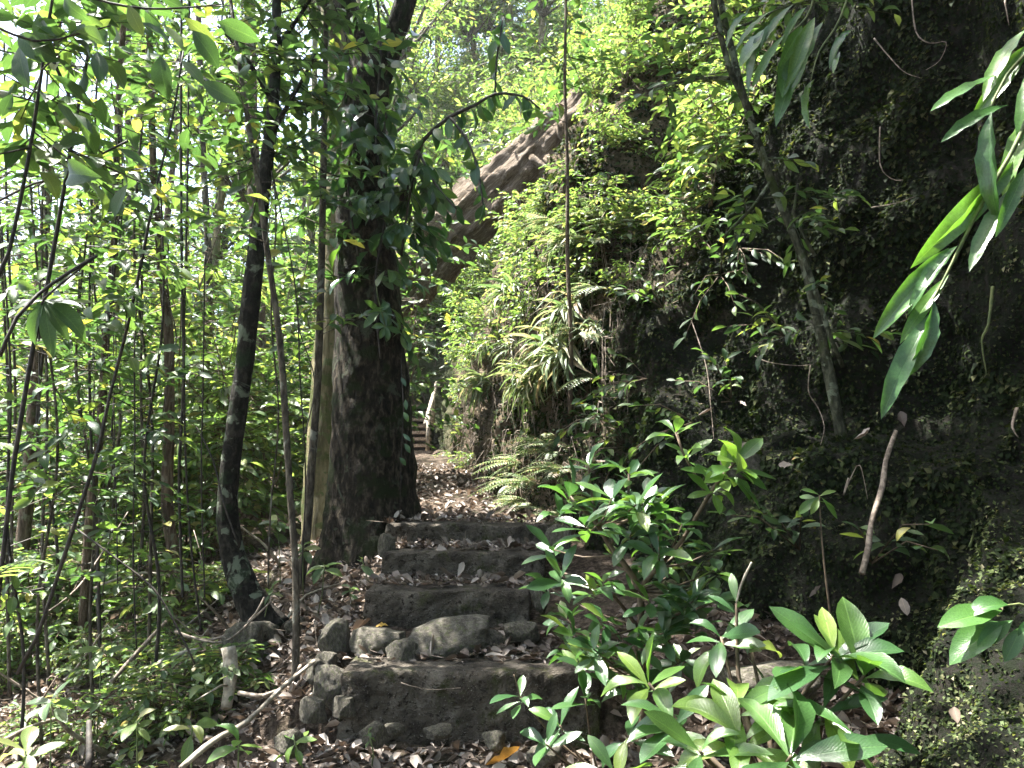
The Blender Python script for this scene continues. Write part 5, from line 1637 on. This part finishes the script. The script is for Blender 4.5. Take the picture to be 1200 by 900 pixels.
# ------------------------------------------------------------------ overhanging leaves, vines, seedlings, litter
def left_details():
    r = np.random.default_rng(71)
    # whorl of long leaves on the dark stem
    root = thing("leaf_whorl_plant", at(52, 352, 2.85), "drooping whorl of long dark leaves on the slanting dark stem", "plant")
    L = Leaves()
    for px, py in ((0, 358), (18, 412), (60, 428), (84, 400), (116, 388), (100, 352), (24, 338)):
        e, c = at(px, py, 2.79), at(52, 352, 2.85)
        L.add(c, e - c, (r.normal(0, .3), -.7, .7), np.linalg.norm(e - c) * .88)
    mesh_part("stem", tube([at(47, 372, 2.88), at(52, 350, 2.84), at(110, 302, 2.9)], [.005, .005, .003], 5, .04), 'stem_dark', root)
    hang_leaves(root, L.get(), 'lanc', 'tree_leaf', every=True)
    # branch of large leaves at the top corner
    root = thing("hanging_branch", at(40, -40, 2.3), "branch with big single leaves hanging across the upper corner", "branch")
    L = Leaves()
    stems = [tube([at(20, -60, 2.3), at(90, -10, 2.3), at(170, 10, 2.3), at(260, 5, 2.35)], [.006, .005, .004, .002], 5, .05), tube([at(-30, 20, 2.2), at(40, 48, 2.25), at(90, 40, 2.3), at(130, 30, 2.3)], [.005, .004, .003, .002], 5, .05)]
    for (bx, by), (tx, ty) in (((22, 55), (25, 100)), ((45, 15), (52, 62)), ((60, 50), (82, 28)), ((188, 65), (190, 112)), ((115, 60), (118, 92)), ((225, 35), (258, 75)), ((215, 20), (250, 48)), ((255, 25), (302, 46)), ((212, 70), (240, 95)), ((15, 110), (0, 135)), ((130, 22), (110, 35)), ((75, 0), (92, 20)), ((150, 5), (165, 40)), ((20, 42), (55, 66)), ((235, 95), (280, 120)), ((120, 208), (42, 196)), ((150, 215), (128, 250))):
        yy = 2.3 + r.normal(0, .12)
        b, e = at(bx, by, yy), at(tx, ty, yy + r.normal(-.02, .03))
        L.add(b, e - b, (r.normal(0, .6), -.9, -.1), np.linalg.norm(e - b) * 1.0)
    mesh_part("branch_stem", join(stems), 'stem_dark', root)
    hang_leaves(root, L.get(), 'ellip', 'tree_leaf', every=True)
    # hanging lianas
    lines = [([(213, -40, 4.2), (212, 150, 4.2), (213, 300, 4.2), (215, 450, 4.2), (210, 560, 4.2), (214, 700, 4.2)], .008, "thick dark liana hanging straight down before the reddish brown trunk"),
             ([(222, -40, 4.25), (220, 200, 4.25), (216, 380, 4.2), (217, 520, 4.2), (224, 640, 4.2), (236, 740, 4.2)], .006, "thinner liana twisting round the thick dark one"),
             ([(165, 300, 3.8), (158, 400, 3.8), (158, 520, 3.8), (156, 650, 3.8), (160, 760, 3.8)], .004, "thin straight dark vine between the two brown trunks"),
             ([(240, 300, 4.0), (238, 450, 4.0), (236, 560, 4.0), (240, 700, 4.0)], .004, "wiry vine hanging close to the curved trunk on its open side"),
             ([(55, 55, 2.8), (80, 110, 2.8), (95, 145, 2.8), (120, 180, 2.85), (150, 165, 2.9)], .006, "dark looping vine under the upper corner leaves"),
             ([(120, 185, 3.2), (80, 205, 3.2), (40, 215, 3.2), (-10, 240, 3.2)], .005, "thin branch running level across the upper dark stems"),
             ([(0, 418, 2.6), (20, 372, 2.6), (45, 345, 2.65), (80, 320, 2.7), (113, 300, 2.75)], .007, "bent grey branch crossing the slanting dark stem"),
             ([(230, 500, 3.7), (250, 540, 3.7), (262, 590, 3.7), (280, 640, 3.7)], .004, "short dark vine looping before the curved trunk"),
             ([(90, 620, 3.2), (130, 650, 3.2), (180, 690, 3.2), (210, 740, 3.2), (228, 778, 3.2)], .004, "dark bent stem arching down to the litter"),
             ([(200, 190, 4.6), (250, 195, 4.6), (330, 180, 4.6), (390, 205, 4.7), (430, 212, 4.9)], .005, "long thin twig reaching sideways to the big dark trunk"),
             ([(318, 200, 4.2), (345, 330, 4.2), (352, 450, 4.2), (358, 560, 4.3), (352, 690, 4.3)], .004, "thin vine dropping between the curved trunk and the straight sapling")]
    for pts, th, lab in lines:
        P = np.array([at(*p) for p in pts])
        V, F = tube(P, np.full(len(P), th), 5, .06, .25, 8)
        tag(link("liana", mk_mesh("liana", V - P[0], F, MAT['stem_dark']), None, P[0]), lab, "vine")
    # fallen branches and roots
    lines = [([(212, 900, 2.75), (250, 868, 2.9), (290, 845, 3.05), (330, 806, 3.25), (368, 775, 3.45)], .012, 'root_pale', "long pale branch lying up the slope towards the broken step"),
             ([(268, 758, 3.62), (270, 785, 3.60), (269, 808, 3.56), (266, 830, 3.52)], .034, 'root_pale', "stout pale root stump standing out of the litter"),
             ([(205, 740, 4.1), (245, 750, 4.05), (290, 730, 4.0), (310, 700, 4.0)], .008, 'twig', "dry stick propped against the foot of the curved trunk"),
             ([(215, 745, 4.0), (262, 752, 3.95), (300, 722, 3.9), (318, 704, 3.9)], .006, 'twig', "second dry stick beside the propped one, thinner"),
             ([(110, 690, 4.8), (160, 672, 4.9), (215, 676, 5.0), (240, 672, 5.1)], .010, 'root_pale', "sun bleached pole lying level behind the trunks"),
             ([(130, 800, 3.9), (165, 760, 4.0), (195, 728, 4.1)], .012, 'twig', "dead branch sloping through the undergrowth"),
             ([(150, 815, 3.8), (190, 775, 3.85), (235, 760, 3.9)], .014, 'root_pale', "thick bleached branch half buried in litter"),
             ([(0, 870, 3.0), (40, 850, 3.1), (85, 838, 3.2)], .009, 'twig', "dead twig near the bottom corner of the slope"),
             ([(280, 812, 3.4), (310, 815, 3.35), (340, 800, 3.35), (352, 780, 3.45)], .010, 'twig', "curved root crossing the pale branch"),
             ([(52, 720, 4.0), (90, 690, 4.1), (125, 640, 4.3), (150, 600, 4.4)], .006, 'twig', "bleached stalk leaning in the bushes"),
             ([(470, 800, 3.335), (500, 808, 3.325), (540, 806, 3.33)], .002, 'twig', "thin pale rootlet on the face of the lowest step"),
             ([(104, 900, 2.6), (105, 870, 2.65), (104, 845, 2.7)], .011, 'stem_dark', "short dark broken stem upright in the litter"),
             ([(500, 792, 3.55), (530, 790, 3.6), (570, 793, 3.65)], .004, 'twig', "thin twig lying on the lowest tread in front of the boulder")]
    for pts, th, mt, lab in lines:
        P = np.array([at(*p) for p in pts])
        V, F = tube(P, np.linspace(th, th * .7, len(P)), 7, .04, .3, 14)
        tag(link("fallen_branch", mk_mesh("fallen_branch", V - P[0], F, MAT[mt]), None, P[0]), lab, "branch")
    # thin hanging vines and dead sticks of the tangle
    for k in range(11):
        px, Y = r.uniform(5, 375), r.uniform(3.6, 6.2)
        top, bot = r.uniform(-60, 250), r.uniform(480, 720)
        q = [at(px + r.normal(0, 7), top + (bot - top) * t, Y) for t in np.linspace(0, 1, 6)]
        V, F = tube(np.array(q), np.full(6, r.uniform(.003, .006)), 5, .08, .2, 8)
        tag(link("hanging_vine", mk_mesh("hanging_vine", V - q[0], F, MAT[('stem_dark', 'bark_grey')[k % 2]]), None, q[0]), "thin bare vine hanging among the saplings on the slope side", "vine", "thin vines hanging among the saplings")
    for k in range(34):
        px, py, Y = r.uniform(0, 330), r.uniform(600, 800), r.uniform(3.3, 5.6)
        c = at(px, py, Y)
        c[2] = surface_z(c[0], c[1]) + .02
        a = r.uniform(0, 6.28)
        e = c + np.array((math.cos(a) * r.uniform(.2, .7), math.sin(a) * .4, r.uniform(.02, .45)))
        V, F = tube(np.array([c, (c + e) / 2 + r.normal(0, .03, 3), e]), np.array((.009, .007, .003)) * r.uniform(.5, 1.3), 5, .08, .2, 12)
        tag(link("dead_stick", mk_mesh("dead_stick", V - c, F, MAT[('twig', 'root_pale', 'stem_brown')[k % 3]]), None, c), "dry fallen stick among the litter and bushes on the slope", "stick", "dry sticks on the slope")
    # seedlings
    spec = [((280, 868, 2.85), .12, 5, "seedling with a large drooping leaf beside the lying branch"), ((345, 868, 2.9), .09, 6, "bright seedling on the mossy stone at the trail foot"), ((380, 662, 4.3), .11, 7, "seedling with hanging leaves at the big trunk's foot"), ((424, 655, 4.4), .10, 3, "two leaved seedling against the big trunk foot by the second step"), ((410, 688, 4.25), .09, 5, "low seedling in the litter in front of the big trunk foot"), ((318, 690, 4.2), .09, 6, "seedling near the foot of the curved trunk"), ((225, 850, 3.0), .12, 4, "seedling with one broad leaf on the litter slope"), ((190, 700, 4.0), .11, 6, "leafy seedling in front of the reddish brown trunk"), ((120, 760, 3.6), .11, 7, "green seedling beside the short leaning brown trunk"), ((60, 820, 3.1), .11, 7, "seedling in the shady bottom corner"), ((160, 845, 3.2), .10, 6, "small dark seedling on the litter below the bleached branch"), ((240, 800, 3.5), .09, 6, "pale leaved seedling left of the stout root stump"), ((30, 880, 2.7), .12, 7, "broad leaved seedling at the very bottom corner"), ((432, 857, 3.1), .035, 5, "tiny star shaped weed at the foot of the lowest step"), ((355, 640, 4.6), .10, 8, "leafy seedling beside the slim straight sapling's foot"), ((325, 610, 5.0), .11, 8, "dark leaved young plant between the curved trunk and the pale trunk")]
    for (px, py, Y), s, n, lab in spec:
        c = at(px, py, Y)
        gz = surface_z(c[0], c[1])
        b = np.array((c[0] + r.normal(0, .02), c[1] + .02, min(gz, c[2] - .03)))
        root = thing("seedling", b, lab, "seedling")
        L = Leaves()
        whorl(L, c, (r.normal(0, .2), -.3, .9), n, s, r, .15, .25, .04, .2)
        mesh_part("stem", tube([b, (b + c) / 2 + r.normal(0, .01, 3), c], .003, 5), 'stem_green', root)
        hang_leaves(root, L.get(), 'ellip', 'bright_leaf' if 'bright' in lab or 'large' in lab else 'under_leaf', every=True)
    # fern frond at the edge
    root = thing("fern", at(-20, 690, 2.6), "single arching fern frond at the edge of the slope", "fern")
    L = Leaves()
    b = at(-20, 690, 2.6)
    P = frond(L, b, at(75, 640, 2.6) - b + np.array((0, -.1, .1)), .42, r, 13, .075)
    mesh_part("stalk", tube(np.concatenate([[b], P]), .003, 5), 'stem_green', root)
    hang_leaves(root, L.get(), 'fern', 'under_leaf', every=True)


left_details()


def litter():
    r = np.random.default_rng(81)
    def sample(n):
        pts = []
        while len(pts) < n:
            k = r.random()
            if k < .30:
                x, y = r.uniform(-.9, 1.5), r.uniform(1.9, 4.0)
                if x < .45 and y > 3.33:
                    y -= .9
            elif k < .37:
                a = STEPS[r.integers(0, 4)]
                x, y = r.uniform(a[0], a[1]), a[2] + (a[3] - a[2]) * r.uniform(.12, 1) ** .6
            elif k < .86:
                y = r.uniform(2.3, 6.5)
                x = r.uniform(-.72 * y, -.75)
            else:
                y = r.uniform(5.3, 11)
                x = xpath(y) + r.uniform(-.7, .6)
            pts.append((x, y))
        return np.array(pts)
    n = 20000
    P = sample(n)
    gz = ground_z(P[:, 0], P[:, 1]) + wob(P[:, 0], P[:, 1], 1.7, .035)
    for a, b, y0, y1, z1 in STEPS:
        m = (P[:, 0] > a) & (P[:, 0] < b) & (P[:, 1] > y0) & (P[:, 1] < y1 + .05)
        gz = np.where(m, np.maximum(gz, z1), gz)
    p = np.stack([P[:, 0], P[:, 1], gz + r.uniform(.0, .022, n)], 1)
    d = r.normal(0, 1, (n, 3)) * np.array((1, 1, .25))
    L = Leaves()
    L.add(p, d, r.normal(0, .38, (n, 3)) + np.array((0, 0, 1)), .022 + .075 * r.random(n) ** 2.2)
    V, F, UV = bake(L.get(), 'dry')
    tag(link("leaf_litter", mk_mesh("leaf_litter", V, F, MAT['dry_leaf'], UV)), kind="stuff")
    # crumbs of twig on the ground
    k = 5000
    i = r.integers(0, n, k)
    O = p[i] + np.array((0, 0, .006))
    d = r.normal(0, 1, (k, 3)) * np.array((1, 1, .18))
    E = O + norm(d) * (.03 + .14 * r.random(k) ** 2)[:, None]
    V, F = twig_prisms(O, E, .0022, .0012)
    tag(link("twig_litter", mk_mesh("twig_litter", V, F, MAT['twig'])), kind="stuff")
    # larger single fallen leaves
    ms = leaf_meshes('dry', 'dry_leaf')
    zones = [(60, lambda: (r.uniform(-.85, .45), r.uniform(2.2, 3.25)), "dry brown leaf on the ground below the lowest step", "fallen leaves below the lowest step"),
             (26, lambda: (r.uniform(STEPS[0][0] + .1, STEPS[0][1] - .1), r.uniform(3.5, 3.95)), "dry leaf on the tread of the lowest step around the boulder", "fallen leaves on the lowest tread"),
             (9, lambda: (r.uniform(STEPS[1][0] + .05, STEPS[1][1] - .05), r.uniform(4.08, 4.38)), "dry leaf on the tread of the second step", "fallen leaves on the second tread"),
             (9, lambda: (r.uniform(STEPS[2][0] + .05, STEPS[2][1] - .05), r.uniform(4.5, 4.82)), "dry leaf on the tread of the third step", "fallen leaves on the third tread"),
             (9, lambda: (r.uniform(STEPS[3][0] + .05, STEPS[3][1] - .05), r.uniform(4.94, 5.4)), "dry leaf on the topmost step and path behind it", "fallen leaves on the topmost step"),
             (90, lambda: (r.uniform(-2.2, -.8), r.uniform(2.8, 4.8)), "dry brown leaf on the littered slope beside the steps", "fallen leaves on the slope")]
    k = 0
    for cnt, f, lab, grp in zones:
        for _ in range(cnt):
            x, y = f()
            s = .05 + .07 * r.random() ** 1.5
            o = link("fallen_leaf", ms[k % len(ms)], None, (x, y, surface_z(x, y) + .018 + .012 * r.random()))
            o.rotation_euler = (r.normal(0, .35), r.normal(0, .35), r.uniform(0, 6.28))
            o.scale = (s, s, s)
            tag(o, lab, "leaf", grp)
            k += 1
    my = leaf_meshes('dry', 'yellow_leaf')
    for (px, py, Y), s, lab in (((568, 862, 3.12), .17, "large curled yellow brown leaf below the lowest step"), ((455, 728, 3.96), .07, "yellow leaf stuck at the foot of the second step"), ((524, 730, 3.95), .06, "small yellow leaf near the middle of the second step's foot")):
        c = at(px, py, Y)
        o = link("fallen_leaf", my[0 if s > .1 else 2], None, (c[0], c[1], surface_z(c[0], c[1]) + .03))
        o.rotation_euler = (.2, -.2, -1.9 if s > .1 else r.uniform(0, 6))
        o.scale = (s, s, s)
        tag(o, lab, "leaf")


litter()


# ------------------------------------------------------------------ the damp air under the trees
def haze():
    x0, x1, y0, y1, z0, z1 = -125.0, 65.0, -65.0, 165.0, -6.0, 48.0
    V = [(x, y, z) for x in (x0, x1) for y in (y0, y1) for z in (z0, z1)]
    q = [(0, 1, 3, 2), (4, 6, 7, 5), (0, 4, 5, 1), (2, 3, 7, 6), (0, 2, 6, 4), (1, 5, 7, 3)]
    F = [t for a, b, c, d in q for t in ((a, b, c), (a, c, d))]
    m, nt, out = new_mat("pale_haze")
    v = nt.nodes.new("ShaderNodeVolumePrincipled")
    v.inputs["Color"].default_value = (.95, .97, 1.0, 1)
    v.inputs["Density"].default_value = 0.0005
    v.inputs["Anisotropy"].default_value = 0.3
    nt.links.new(v.outputs[0], out.inputs["Volume"])
    tag(link("haze", mk_mesh("haze", V, F, m, smooth=False)), kind="stuff")


haze()


# ------------------------------------------------------------------ labels that would repeat say which one, by distance
def tell_apart():
    words = ("nearest", "second nearest", "third nearest", "fourth nearest", "fifth nearest", "sixth nearest", "seventh nearest", "eighth nearest", "ninth nearest", "tenth nearest", "eleventh nearest", "twelfth nearest")
    keep = ("fallen leaves", "dry leaves", "dry sticks", "pebbles", "thin vines")
    by = {}
    for o in COL.objects:
        g = o.get("group")
        if o.parent is None and o.get("label") and g and not g.startswith(keep):
            by.setdefault(o["label"], []).append(o)
    for lab, v in by.items():
        if 1 < len(v) <= len(words):
            v.sort(key=lambda o: (Vector(o.location) - Vector(EYE)).length)
            for w, o in zip(words, v):
                new = f"{w} {lab}"
                if len(new.split()) <= 16:
                    o["label"] = new


tell_apart()
